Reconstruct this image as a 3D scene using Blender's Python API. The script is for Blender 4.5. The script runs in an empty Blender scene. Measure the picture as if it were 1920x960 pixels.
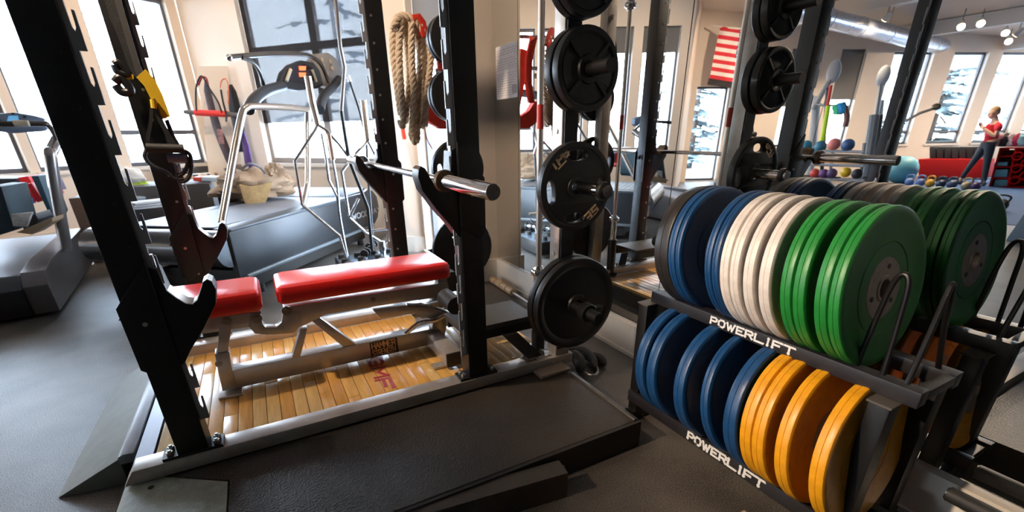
import bpy, bmesh, math, random
import numpy as np
from mathutils import Vector, Matrix
random.seed(4)
C = bpy.context.scene.collection
R = math.radians

# ------------------------------------------------------------------ camera, sky, exposure
CAM_H, FPX, PCX, PCY = 1.22, 849.0, 960.0, 618.5
PITCH, YAW, ROLL = R(23.6), R(28.1), R(-0.80)
_f = Vector((math.sin(YAW)*math.cos(PITCH), math.cos(YAW)*math.cos(PITCH), -math.sin(PITCH)))
_r = Vector((math.cos(YAW), -math.sin(YAW), 0))
_u = _r.cross(_f)
_r2 = _r*math.cos(ROLL) + _u*math.sin(ROLL)
_u2 = -_r*math.sin(ROLL) + _u*math.cos(ROLL)
cd = bpy.data.cameras.new('camera'); cam = bpy.data.objects.new('camera', cd); C.objects.link(cam)
m = Matrix.Identity(4)
for i in range(3):
    m[i][0] = _r2[i]; m[i][1] = _u2[i]; m[i][2] = -_f[i]
m[2][3] = CAM_H
cam.matrix_world = m
cd.sensor_width = 36; cd.lens = FPX*36/1920; cd.shift_y = (PCY-480)/1920
cd.dof.use_dof = True; cd.dof.focus_distance = 1.6; cd.dof.aperture_fstop = 3.2
cd.clip_start = 0.02; cd.clip_end = 200
bpy.context.scene.camera = cam

w = bpy.data.worlds.new('sky'); bpy.context.scene.world = w; w.use_nodes = True
nt = w.node_tree; bg = nt.nodes['Background']
tc = nt.nodes.new('ShaderNodeTexCoord'); sep = nt.nodes.new('ShaderNodeSeparateXYZ')
mr = nt.nodes.new('ShaderNodeMapRange'); mr.inputs[1].default_value = -0.05; mr.inputs[2].default_value = 0.7
mx = nt.nodes.new('ShaderNodeMix'); mx.data_type = 'RGBA'
mx.inputs[6].default_value = (0.76, 0.88, 1.0, 1); mx.inputs[7].default_value = (0.50, 0.70, 1.0, 1)
nt.links.new(tc.outputs['Generated'], sep.inputs[0]); nt.links.new(sep.outputs[2], mr.inputs[0])
nt.links.new(mr.outputs[0], mx.inputs[0]); nt.links.new(mx.outputs[2], bg.inputs[0])
bg.inputs[1].default_value = 30
vs = bpy.context.scene.view_settings
vs.view_transform = 'Standard'; vs.look = 'None'; vs.gamma = 1; vs.use_curve_mapping = False
vs.exposure = 0.0
cy = bpy.context.scene.cycles
cy.use_denoising = True; cy.max_bounces = 9; cy.diffuse_bounces = 4; cy.glossy_bounces = 6
cy.transparent_max_bounces = 12; cy.sample_clamp_indirect = 8; cy.caustics_reflective = False; cy.caustics_refractive = False

# ------------------------------------------------------------------ measuring helpers
def ray(px, py):
    return (_r2*((px-PCX)/FPX) - _u2*((py-PCY)/FPX) + _f)
O = Vector((0, 0, CAM_H))
def at(px, py, X=None, Y=None, Z=None):
    d = ray(px, py)
    if X is not None: t = (X-O.x)/d.x
    elif Y is not None: t = (Y-O.y)/d.y
    else: t = (Z-O.z)/d.z
    return O + d*t
def atp(px, py, p0, ang):                      # vertical plane through p0 running at angle ang
    d = ray(px, py); n = Vector((-math.sin(ang), math.cos(ang), 0))
    return O + d*((Vector((p0[0], p0[1], 0))-Vector((0, 0, 0))).dot(n)/d.dot(n))
XM = 1.76                                      # the mirror glass
def rf(p): return Vector((2*XM-p[0], p[1], p[2]))
def vat(px, py, X=None, Y=None, Z=None): return rf(at(px, py, X, Y, Z))

# ------------------------------------------------------------------ materials
MATS = {}
def mat(name, col, rough=0.5, metal=0.0, spec=0.5, var=0.0, vscale=20, bump=0.0, bscale=80, emit=0, coat=0.0, col2=None, stretch=None, sheen=0):
    if name in MATS: return MATS[name]
    mm = bpy.data.materials.new(name); mm.use_nodes = True; t = mm.node_tree
    b = t.nodes['Principled BSDF']
    b.inputs['Base Color'].default_value = (*col, 1); b.inputs['Roughness'].default_value = rough
    b.inputs['Metallic'].default_value = metal; b.inputs['Specular IOR Level'].default_value = spec
    if coat: b.inputs['Coat Weight'].default_value = coat; b.inputs['Coat Roughness'].default_value = 0.22
    if emit: b.inputs['Emission Color'].default_value = (*col, 1); b.inputs['Emission Strength'].default_value = emit
    if var or bump:
        tcn = t.nodes.new('ShaderNodeTexCoord'); src = tcn.outputs['Object']
        if stretch:
            mp = t.nodes.new('ShaderNodeMapping'); mp.inputs['Scale'].default_value = stretch
            t.links.new(src, mp.inputs[0]); src = mp.outputs[0]
    if var:
        n = t.nodes.new('ShaderNodeTexNoise'); n.inputs['Scale'].default_value = vscale; n.inputs['Detail'].default_value = 6
        n.inputs['Roughness'].default_value = 0.7
        t.links.new(src, n.inputs['Vector'])
        rr = t.nodes.new('ShaderNodeMapRange'); rr.inputs[1].default_value = 0.3; rr.inputs[2].default_value = 0.7
        t.links.new(n.outputs[0], rr.inputs[0])
        c2 = col2 if col2 else tuple(c*(1-var) for c in col)
        x = t.nodes.new('ShaderNodeMix'); x.data_type = 'RGBA'
        x.inputs[6].default_value = (*c2, 1); x.inputs[7].default_value = (*[min(1, c*(1+var*0.4)) for c in col], 1)
        t.links.new(rr.outputs[0], x.inputs[0]); t.links.new(x.outputs[2], b.inputs['Base Color'])
        r2 = t.nodes.new('ShaderNodeMapRange'); r2.inputs[3].default_value = max(0.02, rough-0.08); r2.inputs[4].default_value = min(1, rough+0.1)
        t.links.new(n.outputs[0], r2.inputs[0]); t.links.new(r2.outputs[0], b.inputs['Roughness'])
    if bump:
        n2 = t.nodes.new('ShaderNodeTexNoise'); n2.inputs['Scale'].default_value = bscale; n2.inputs['Detail'].default_value = 3
        t.links.new(src, n2.inputs['Vector'])
        bp = t.nodes.new('ShaderNodeBump'); bp.inputs['Strength'].default_value = bump; bp.inputs['Distance'].default_value = 0.004
        t.links.new(n2.outputs[0], bp.inputs['Height']); t.links.new(bp.outputs[0], b.inputs['Normal'])
    MATS[name] = mm; return mm
def see_through(name, col, alpha, rough=0.05, diffuse=False):
    mm = bpy.data.materials.new(name); mm.use_nodes = True; t = mm.node_tree; t.nodes.clear()
    o = t.nodes.new('ShaderNodeOutputMaterial'); a = t.nodes.new('ShaderNodeBsdfTransparent'); a.inputs[0].default_value = (1, 1, 1, 1)
    g = t.nodes.new('ShaderNodeBsdfDiffuse' if diffuse else 'ShaderNodeBsdfGlossy'); g.inputs[0].default_value = (*col, 1)
    if not diffuse: g.inputs[1].default_value = rough
    x = t.nodes.new('ShaderNodeMixShader'); x.inputs[0].default_value = alpha
    t.links.new(a.outputs[0], x.inputs[1]); t.links.new(g.outputs[0], x.inputs[2]); t.links.new(x.outputs[0], o.inputs[0])
    return mm
M_black = mat('black_powder_coat', (0.0065, 0.0055, 0.005), 0.40, var=0.3, vscale=12, bump=0.15, bscale=500)
M_slot = mat('grey_slotted_steel', (0.34, 0.35, 0.37), 0.45, metal=0.2, bump=0.2, bscale=300)
M_silver = mat('silver_paint', (0.50, 0.45, 0.40), 0.33, metal=0.4, var=0.25, vscale=9, coat=0.2)
M_bench = mat('bench_silver_paint', (0.50, 0.455, 0.41), 0.30, metal=0.45, var=0.15, vscale=12, coat=0.3)
M_chrome = mat('chrome', (0.72, 0.71, 0.70), 0.13, metal=1.0, var=0.12, vscale=40)
M_steel = mat('worn_steel', (0.50, 0.48, 0.45), 0.27, metal=1.0, var=0.3, vscale=60)
M_brass = mat('worn_hook_edge', (0.16, 0.11, 0.07), 0.33, metal=0.8, var=0.4, vscale=30)
M_red = mat('red_vinyl', (0.82, 0.018, 0.012), 0.30, bump=0.12, bscale=240, coat=0.3)
M_rubber = mat('black_rubber', (0.008, 0.0075, 0.007), 0.40, var=0.3, vscale=30)
M_rubber_dull = mat('dull_black_rubber', (0.02, 0.018, 0.016), 0.6)
M_gold = mat('gold_print', (0.98, 0.68, 0.42), 0.5)
M_white_print = mat('white_print', (0.80, 0.77, 0.72), 0.5, var=0.15, vscale=90)
M_wall = mat('cream_wall_paint', (0.80, 0.68, 0.56), 0.7, var=0.04, vscale=2)
M_trimw = mat('white_trim_paint', (0.82, 0.74, 0.64), 0.45, var=0.08, vscale=6)
M_ceil = mat('ceiling_paint', (0.86, 0.78, 0.68), 0.8)
M_winframe = mat('grey_window_frame', (0.10, 0.10, 0.115), 0.4)
M_brownframe = mat('taupe_window_frame', (0.32, 0.28, 0.25), 0.5)
M_glass = see_through('window_glass', (1, 1, 1), 0.06)
M_shade = see_through('mesh_roller_shade', (0.05, 0.05, 0.055), 0.83, diffuse=True)
M_shade_dark = mat('dark_roller_shade', (0.16, 0.155, 0.15), 0.8)
M_mirror = mat('mirror_silver', (0.86, 0.87, 0.85), 0.0, metal=1.0)
M_turf = mat('blue_gym_floor', (0.05, 0.11, 0.24), 0.8, spec=.2, var=0.2, vscale=8)

def floor_material():
    mm = bpy.data.materials.new('speckled_rubber_floor'); mm.use_nodes = True; t = mm.node_tree; b = t.nodes['Principled BSDF']
    tcn = t.nodes.new('ShaderNodeTexCoord')
    n = t.nodes.new('ShaderNodeTexNoise'); n.inputs['Scale'].default_value = 260; n.inputs['Detail'].default_value = 2
    n3 = t.nodes.new('ShaderNodeTexNoise'); n3.inputs['Scale'].default_value = 2.2; n3.inputs['Detail'].default_value = 7
    cr = t.nodes.new('ShaderNodeValToRGB')
    cr.color_ramp.elements[0].position = 0.42; cr.color_ramp.elements[0].color = (0.030, 0.024, 0.019, 1)
    cr.color_ramp.elements[1].position = 0.72; cr.color_ramp.elements[1].color = (0.30, 0.26, 0.215, 1)
    mixn = t.nodes.new('ShaderNodeMath'); mixn.operation = 'MULTIPLY_ADD'; mixn.inputs[1].default_value = 0.35
    t.links.new(tcn.outputs['Object'], n.inputs[0]); t.links.new(tcn.outputs['Object'], n3.inputs[0])
    t.links.new(n3.outputs[0], mixn.inputs[0])
    m2 = t.nodes.new('ShaderNodeMath'); m2.operation = 'MULTIPLY'; m2.inputs[1].default_value = 0.65
    t.links.new(n.outputs[0], m2.inputs[0]); t.links.new(m2.outputs[0], mixn.inputs[2])
    t.links.new(mixn.outputs[0], cr.inputs[0]); t.links.new(cr.outputs[0], b.inputs['Base Color'])
    b.inputs['Roughness'].default_value = 0.42; b.inputs['Specular IOR Level'].default_value = 0.75
    bp = t.nodes.new('ShaderNodeBump'); bp.inputs['Strength'].default_value = 0.5; bp.inputs['Distance'].default_value = 0.003
    t.links.new(n.outputs[0], bp.inputs['Height']); t.links.new(bp.outputs[0], b.inputs['Normal'])
    return mm
M_floor = floor_material()
def mat_material():                              # pebbled platform mat
    mm = bpy.data.materials.new('pebbled_rubber_mat'); mm.use_nodes = True; t = mm.node_tree; b = t.nodes['Principled BSDF']
    tcn = t.nodes.new('ShaderNodeTexCoord'); v = t.nodes.new('ShaderNodeTexVoronoi'); v.inputs['Scale'].default_value = 150
    n = t.nodes.new('ShaderNodeTexNoise'); n.inputs['Scale'].default_value = 3; n.inputs['Detail'].default_value = 6
    cr = t.nodes.new('ShaderNodeValToRGB')
    cr.color_ramp.elements[0].position = 0.35; cr.color_ramp.elements[0].color = (0.022, 0.016, 0.011, 1)
    cr.color_ramp.elements[1].position = 0.68; cr.color_ramp.elements[1].color = (0.042, 0.031, 0.022, 1)
    t.links.new(tcn.outputs['Object'], v.inputs[0]); t.links.new(tcn.outputs['Object'], n.inputs[0])
    t.links.new(n.outputs[0], cr.inputs[0]); t.links.new(cr.outputs[0], b.inputs['Base Color'])
    b.inputs['Roughness'].default_value = 0.5
    bp = t.nodes.new('ShaderNodeBump'); bp.inputs['Strength'].default_value = 0.6; bp.inputs['Distance'].default_value = 0.003
    t.links.new(v.outputs['Distance'], bp.inputs['Height']); t.links.new(bp.outputs[0], b.inputs['Normal'])
    return mm
M_mat = mat_material()
def plank_material(i, col):
    return mat('varnished_plank_%d' % i, col, 0.30, var=0.28, vscale=5, stretch=(9, 0.8, 3), coat=0.6, bump=0.06, bscale=40)
PLANKS = [plank_material(i, c) for i, c in enumerate([(0.86, 0.46, 0.11), (0.90, 0.52, 0.15), (0.82, 0.42, 0.09), (0.92, 0.58, 0.20), (0.86, 0.48, 0.12)])]

# ------------------------------------------------------------------ mesh builder
class MB:
    def __init__(s): s.bm = bmesh.new()
    def box(s, a, b, M=None, bev=0):
        x0, y0, z0 = a; x1, y1, z1 = b
        r = bmesh.ops.create_cube(s.bm, size=1)
        vs_ = r['verts']
        for v in vs_:
            v.co = Vector((x0+(v.co.x+.5)*(x1-x0), y0+(v.co.y+.5)*(y1-y0), z0+(v.co.z+.5)*(z1-z0)))
        if bev:
            es = list({e for v in vs_ for e in v.link_edges})
            rr = bmesh.ops.bevel(s.bm, geom=es, offset=bev, segments=2, profile=0.6, affect='EDGES')
            vs_ = list({v for f in rr['faces'] for v in f.verts} | {v for v in vs_ if v.is_valid})
        if M is not None:
            for v in vs_: v.co = M @ v.co
        return s
    def loft(s, rings, caps=True, closed=True):
        rs = [[s.bm.verts.new(p) for p in r] for r in rings]
        n = len(rs[0])
        for a, b in zip(rs[:-1], rs[1:]):
            for i in range(n if closed else n-1):
                j = (i+1) % n
                try: s.bm.faces.new((a[i], a[j], b[j], b[i]))
                except ValueError: pass
        if caps and closed:
            try: s.bm.faces.new(rs[0][::-1]); s.bm.faces.new(rs[-1])
            except ValueError: pass
        return s
    def tube(s, pts, r, n=12, closed=False):
        pts = [Vector(p) for p in pts]; rad = r if isinstance(r, (list, tuple)) else [r]*len(pts)
        rings = []; up = None
        N = len(pts)
        for i, p in enumerate(pts):
            if closed: t = (pts[(i+1) % N]-pts[i-1]).normalized()
            else: t = ((pts[min(i+1, N-1)]-p).normalized()*(1 if i < N-1 else 0) + (p-pts[max(i-1, 0)]).normalized()*(1 if i else 0)).normalized()
            if up is None:
                up = Vector((0, 0, 1)) if abs(t.z) < .9 else Vector((1, 0, 0))
            u = (up - t*up.dot(t)).normalized(); v = t.cross(u); up = u
            k = 1.0
            if 0 < i < N-1 and not closed:
                c = (pts[i+1]-p).normalized().dot((p-pts[i-1]).normalized()); k = 1
            rings.append([p + (u*math.cos(2*math.pi*j/n)+v*math.sin(2*math.pi*j/n))*rad[i]*k for j in range(n)])
        if closed: rings.append(rings[0]); return s.loft(rings, caps=False)
        return s.loft(rings)
    def cyl(s, a, b, r, n=20, r2=None): return s.tube([a, b], [r, r if r2 is None else r2], n)
    def prism(s, poly, depth_vec):                # polygon (3d points) swept by a vector
        d = Vector(depth_vec); a = [Vector(p) for p in poly]; b = [p+d for p in a]
        return s.loft([a, b])
    def lathe(s, prof, M, n=64):                  # prof: (radius, height) round local z
        rings = []
        for r, h in prof:
            rings.append([M @ Vector((r*math.cos(2*math.pi*i/n), r*math.sin(2*math.pi*i/n), h)) for i in range(n)])
        return s.loft(rings, caps=False)
    def sphere(s, c, r, n=16, sc=(1, 1, 1)):
        q = bmesh.ops.create_uvsphere(s.bm, u_segments=n, v_segments=max(6, n//2), radius=1)
        for v in q['verts']: v.co = Vector((c[0]+v.co.x*r*sc[0], c[1]+v.co.y*r*sc[1], c[2]+v.co.z*r*sc[2]))
        return s
    def build(s, name, m, parent=None, smooth=True, bev=0, origin=None):
        bmesh.ops.remove_doubles(s.bm, verts=s.bm.verts, dist=1e-6)
        bmesh.ops.recalc_face_normals(s.bm, faces=s.bm.faces)
        if bev:
            es = [e for e in s.bm.edges if len(e.link_faces) == 2 and e.calc_face_angle(0) > R(35)]
            bmesh.ops.bevel(s.bm, geom=es, offset=bev, segments=2, profile=0.6, affect='EDGES', clamp_overlap=True)
        me = bpy.data.meshes.new(name)
        if smooth:
            for f in s.bm.faces: f.smooth = True
            for e in s.bm.edges:
                if len(e.link_faces) == 2 and e.calc_face_angle(0) > R(32): e.smooth = False
        s.bm.to_mesh(me); s.bm.free()
        me.materials.append(m)
        o = bpy.data.objects.new(name, me); C.objects.link(o)
        if parent is not None:
            pm = parent_world(parent)
            me.transform(pm.inverted())
            o.parent = parent
        return o
def parent_world(o):
    M = Matrix.Identity(4); c = o
    while c is not None:
        M = c.matrix_basis @ M; c = c.parent
    return M
def thing(name, label, cat, loc=(0, 0, 0), group=None):
    o = bpy.data.objects.new(name, None); C.objects.link(o); o.location = loc
    o['label'] = label; o['category'] = cat
    if group: o['group'] = group
    o.empty_display_size = 0.1
    return o
def tag(o, label, cat, group=None):
    o['label'] = label; o['category'] = cat
    if group: o['group'] = group
    return o
def struct(o): o['kind'] = 'structure'; return o
def stuff(o): o['kind'] = 'stuff'; return o
def copy_tree(o, parent=None):
    c = o.copy(); C.objects.link(c); c.parent = parent
    for ch in list(o.children): copy_tree(ch, c)
    return c
def boxo(name, a, b, m, parent=None, bev=0.0, M=None):
    mb = MB(); mb.box(a, b, M, bev); return mb.build(name, m, parent)
def frame_matrix(o, x, y, z):
    M = Matrix.Identity(4)
    for i in range(3): M[i][0] = x[i]; M[i][1] = y[i]; M[i][2] = z[i]; M[i][3] = o[i]
    return M
def smooth_path(pts, k=6):
    pts = [Vector(p) for p in pts]; out = []
    for i in range(len(pts)-1):
        p0 = pts[max(i-1, 0)]; p1 = pts[i]; p2 = pts[i+1]; p3 = pts[min(i+2, len(pts)-1)]
        for j in range(k):
            t = j/k
            out.append(0.5*((2*p1)+(-p0+p2)*t+(2*p0-5*p1+4*p2-p3)*t*t+(-p0+3*p1-3*p2+p3)*t**3))
    out.append(pts[-1]); return out

# ------------------------------------------------------------------ lettering from strokes
GL = {
 'P': [[(0, 0), (0, 1), (.75, 1), (1, .85), (1, .6), (.75, .45), (0, .45)]],
 'O': [[(.25, 0), (0, .25), (0, .75), (.25, 1), (.75, 1), (1, .75), (1, .25), (.75, 0), (.25, 0)]],
 'W': [[(0, 1), (.27, 0), (.5, .75), (.73, 0), (1, 1)]],
 'E': [[(1, 1), (0, 1), (0, 0), (1, 0)], [(0, .5), (.75, .5)]],
 'R': [[(0, 0), (0, 1), (.75, 1), (1, .85), (1, .62), (.75, .48), (0, .48)], [(.5, .48), (1, 0)]],
 'L': [[(0, 1), (0, 0), (1, 0)]], 'I': [[(.5, 0), (.5, 1)]],
 'F': [[(1, 1), (0, 1), (0, 0)], [(0, .5), (.75, .5)]],
 'T': [[(0, 1), (1, 1)], [(.5, 1), (.5, 0)]],
 'H': [[(0, 0), (0, 1)], [(1, 0), (1, 1)], [(0, .5), (1, .5)]],
 'A': [[(0, 0), (.5, 1), (1, 0)], [(.2, .38), (.8, .38)]],
 'M': [[(0, 0), (0, 1), (.5, .35), (1, 1), (1, 0)]],
 'S': [[(1, .85), (.8, 1), (.2, 1), (0, .8), (0, .62), (.2, .5), (.8, .5), (1, .38), (1, .2), (.8, 0), (.2, 0), (0, .15)]],
 'N': [[(0, 0), (0, 1), (1, 0), (1, 1)]],
 'G': [[(1, .8), (.8, 1), (.2, 1), (0, .8), (0, .2), (.2, 0), (1, 0), (1, .45), (.55, .45)]],
 'D': [[(0, 0), (0, 1), (.7, 1), (1, .7), (1, .3), (.7, 0), (0, 0)]],
 'C': [[(1, .8), (.8, 1), (.2, 1), (0, .8), (0, .2), (.2, 0), (.8, 0), (1, .2)]],
 'Y': [[(0, 1), (.5, .5), (1, 1)], [(.5, .5), (.5, 0)]],
 '3': [[(0, 1), (1, 1), (1, 0), (0, 0)], [(.2, .5), (1, .5)]],
 '5': [[(1, 1), (0, 1), (0, .52), (1, .52), (1, 0), (0, 0)]],
 'B': [[(0, 0), (0, 1), (.8, 1), (1, .8), (.8, .5), (0, .5)], [(.8, .5), (1, .25), (.8, 0), (0, 0)]],
}
def lettering(name, txt, origin, xd, yd, h, wd, gap, th, m, parent, slab=False, rise=0.0012, widths=None):
    xd = Vector(xd).normalized(); yd = Vector(yd).normalized(); nn = xd.cross(yd); mb = MB(); x = 0; cnt = [0]
    def seg(a, b, t):
        a = Vector(a); b = Vector(b); d = (b-a).normalized(); p = Vector((-d.y, d.x))
        a2 = a-d*t*.5; b2 = b+d*t*.5
        q = [a2+p*t*.5, a2-p*t*.5, b2-p*t*.5, b2+p*t*.5]
        cnt[0] += 1; k_ = (cnt[0] % 7)*.00004
        mb.prism([Vector(origin)+xd*v.x+yd*v.y for v in q], nn*(rise+k_))
    for ci, c in enumerate(txt):
        ww = wd*(widths[ci] if widths else 1)
        if c in GL:
            for st in GL[c]:
                P = [(x+px*ww, py*h) for px, py in st]
                for a, b in zip(P[:-1], P[1:]): seg(a, b, th)
                if slab:
                    for px, py in (st[0], st[-1]):
                        if py in (0, 1) and c not in 'OSGCD':
                            seg((x+px*ww-th*.55, py*h+(.22*th if py == 0 else -.22*th)), (x+px*ww+th*.55, py*h+(.22*th if py == 0 else -.22*th)), th*.45)
        x += ww+gap
    return mb.build(name, m, parent, smooth=False)

# ================================================================== THE ROOM
CZ = lambda x: 4.0 + (min(x, -1.0)+1.0)*0.065     # ceiling height
A1 = R(209); W1A = Vector((-.48, 8.8, 0)); W1D = Vector((math.cos(A1), math.sin(A1), 0))
W1B = W1A + W1D*3.95
W3A = Vector((-5.98, 8.6, 0)); W3D = Vector((-.928, -.371, 0)); W3B = W3A+W3D*11.0
W2A = Vector((1.54, 6.39, 0)); W2D = Vector((-.643, .766, 0)); W2B = W2A+W2D*3.12
def wall_run(name, p0, d, length, th, openings, out, ztop=None, m=M_wall):
    mb = MB(); d = Vector(d).normalized(); o3 = Vector(out).normalized()
    def q(s0, s1, z0, z1):
        a = p0+d*s0; b = p0+d*s1
        zt0 = z1 if z1 is not None else CZ(a.x)+.05; zt1 = z1 if z1 is not None else CZ(b.x)+.05
        poly = [a+Vector((0, 0, z0)), b+Vector((0, 0, z0)), b+Vector((0, 0, zt1)), a+Vector((0, 0, zt0))]
        mb.prism(poly, o3*th)
    s = 0
    for (s0, s1, z0, z1) in sorted(openings):
        if s0 > s+1e-4: q(s, s0, 0, None)
        if z0 > 0: q(s0, s1, 0, z0)
        q(s0, s1, z1, None); s = s1
    if s < length-1e-4: q(s, length, 0, None)
    return struct(mb.build(name, m, smooth=False))
WIN = []
def window(n, p0, d, out, s0, s1, z0, z1, fm, hor=(), ver=(), shade=None, shade_m=None, fw=.05):
    d = Vector(d).normalized(); o3 = Vector(out).normalized()
    M = frame_matrix(p0+d*s0, d, o3, (0, 0, 1)); Wd = s1-s0
    root = thing('window_%d' % n, '', '', (0, 0, 0)); del root['label']; del root['category']; struct(root)
    root.location = p0+d*(s0+s1)/2+Vector((0, 0, z0))
    dep0, dep1 = .09, .15
    f = MB()
    f.box((0, dep0, z0), (fw, dep1, z1), M); f.box((Wd-fw, dep0, z0), (Wd, dep1, z1), M)
    f.box((fw, dep0, z0), (Wd-fw, dep1, z0+fw), M); f.box((fw, dep0, z1-fw), (Wd-fw, dep1, z1), M)
    for h in hor: f.box((fw, dep0, h-fw*.6), (Wd-fw, dep1, h+fw*.6), M)
    for v in ver: f.box((v-fw*.8, dep0-.002, z0+fw), (v+fw*.8, dep1+.002, z1-fw), M)
    f.build('window_frame', fm, root, smooth=False)
    xs = [fw]+list(ver)+[Wd-fw]; zs = [z0+fw]+list(hor)+[z1-fw]
    for a, b in zip(xs[:-1], xs[1:]):
        for c, e in zip(zs[:-1], zs[1:]):
            g = MB(); g.box((a, .118, c), (b, .122, e), M); g.build('pane', M_glass, root, smooth=False)
    sl = MB(); sl.box((-.03, -.03, z0-.045), (Wd+.03, .09, z0), M); sl.build('window_sill', M_trimw, root)
    cs = MB(); cs.box((0, .0, z0), (.012, .09, z1), M); cs.box((Wd-.012, .0, z0), (Wd, .09, z1), M); cs.build('window_casing', M_trimw, root, smooth=False)
    if shade is not None:
        sh = MB(); sh.box((.02, .065, shade), (Wd-.02, .068, z1), M); sh.build('roller_shade', shade_m, root, smooth=False)
    ld = bpy.data.lights.new('daylight_portal', 'AREA'); ld.shape = 'RECTANGLE'; ld.size = Wd; ld.size_y = z1-z0
    ld.cycles.is_portal = True
    lo = bpy.data.objects.new('daylight_portal', ld); C.objects.link(lo)
    ctr = p0+d*(s0+s1)/2+o3*.2+Vector((0, 0, (z0+z1)/2))
    zax = o3; xax = d if d.cross(Vector((0, 0, 1))).dot(zax) > 0 else -d
    lo.matrix_world = frame_matrix(ctr, xax, (0, 0, 1), xax.cross(Vector((0, 0, 1))))
    return root

out1 = Vector((-W1D.y, W1D.x, 0)); out1 = out1 if out1.y > 0 else -out1
out3 = Vector((-W3D.y, W3D.x, 0)); out3 = out3 if out3.y > 0 else -out3
out2 = Vector((-W2D.y, W2D.x, 0)); out2 = out2 if out2.x > 0 else -out2
w1_op = [(.12, 1.12, .85, 2.93), (1.25, 2.05, .85, 2.93), (2.12, 2.9, .85, 2.93), (3.05, 3.75, .85, 2.93)]
w2_op = [(.03, 2.07, .85, 3.0)]
w3_op = [(.12, .95, .02, 2.15), (2.35, 3.05, .80, 2.93), (3.62, 4.3, .80, 2.93), (5.0, 6.1, .80, 2.88), (6.62, 7.6, .80, 2.88), (7.96, 9.0, .80, 2.88), (9.35, 10.4, .80, 2.88)]
# floor and ceiling
struct(boxo('floor', (-17.5, -5.2, -.08), (2.4, 11.5, 0), M_floor))
mb = MB(); mb.prism([(2.4, -5.2, 4.0), (-1, -5.2, 4.0), (-17.5, -5.2, CZ(-17.5)), (-17.5, -5.2, CZ(-17.5)+.1), (-1, -5.2, 4.1), (2.4, -5.2, 4.1)], (0, 16.7, 0))
struct(mb.build('ceiling', M_ceil, smooth=False))
# walls
mb = MB(); mb.box((XM+.006, -5, 0), (XM+.18, 3.55, 4.05)); struct(mb.build('wall_right', M_wall, smooth=False))
mb = MB(); mb.box((1.52, 3.55, 0), (XM+.18, 3.70, 4.05)); struct(mb.build('wall_corner', M_wall, smooth=False))
wall_run('wall_side', Vector((1.52, 3.70, 0)), (0, 1, 0), 1.19, .15, [(.15, 1.15, .03, 2.7)], (1, 0, 0))
# white pier between the glass door and the bay window
a0 = Vector((1.235, 5.10, 0)); a1 = Vector((1.52, 4.89, 0))
mb = MB(); mb.prism([a0, a1, a1+Vector((.25, 1.5, 0)), a0+Vector((.34, 1.36, 0))], (0, 0, 4.05)); struct(mb.build('wall_pier', M_wall, smooth=False))
wall_run('wall_bay', W2A, W2D, 3.14, .18, w2_op, out2)
wall_run('wall_window', W1A, W1D, 3.95, .18, w1_op, out1)
jd = (W3A-W1B); wall_run('wall_return', W1B, jd, jd.length, .15, [], Vector((-jd.y, jd.x, 0)) if -jd.y > 0 else Vector((jd.y, -jd.x, 0)))
wall_run('wall_far', W3A, W3D, 11.0, .18, w3_op, out3)
ld_ = Vector((W3B.x, -4.6, 0))-W3B
wl_op = [(1.0+i*1.6, 2.2+i*1.6, .8, 2.75) for i in range(2)]
wall_run('wall_left', W3B, ld_, ld_.length, .18, wl_op, (-1, 0, 0))
struct(boxo('wall_back', (-17.4, -4.78, 0), (2.0, -4.6, 4.05), mat('bounce_cutting_charcoal', (.06, .055, .05), .8)))  # unseen wall, coloured dark to cut bounced light on the plate faces
# windows
window(1, W1A, W1D, out1, .12, 1.12, .85, 2.93, M_winframe, hor=(1.28,))
window(2, W1A, W1D, out1, 1.25, 2.05, .85, 2.93, M_winframe)
window(3, W1A, W1D, out1, 2.12, 2.9, .85, 2.93, M_winframe, shade=2.52, shade_m=M_shade_dark)
window(4, W1A, W1D, out1, 3.05, 3.75, .85, 2.93, M_winframe, shade=2.52, shade_m=M_shade_dark)
window(5, W2A, W2D, out2, .03, 2.07, .85, 3.0, M_brownframe, hor=(2.27,), ver=(.90,), shade=1.38, shade_m=M_shade, fw=.07)
window(6, W3A, W3D, out3, .12, .95, .02, 2.15, M_winframe)
window(7, W3A, W3D, out3, 2.35, 3.05, .80, 2.93, M_winframe, shade=1.7, shade_m=M_shade_dark)
window(8, W3A, W3D, out3, 3.62, 4.3, .80, 2.93, M_winframe, shade=1.85, shade_m=M_shade_dark)
for i, (a, b) in enumerate([(5.0, 6.1), (6.62, 7.6), (7.96, 9.0), (9.35, 10.4)]):
    window(9+i, W3A, W3D, out3, a, b, .80, 2.88, M_winframe, hor=(1.08,))
lw = ld_.normalized()
for i, (a, b, c, d_) in enumerate(wl_op):
    window(13+i, W3B, lw, Vector((-1, 0, 0)), a, b, c, d_, M_winframe)
window(15, Vector((1.52, 3.70, 0)), Vector((0, 1, 0)), Vector((1, 0, 0)), .15, 1.15, .03, 2.7, M_winframe, shade=1.95, shade_m=M_shade_dark)
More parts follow.
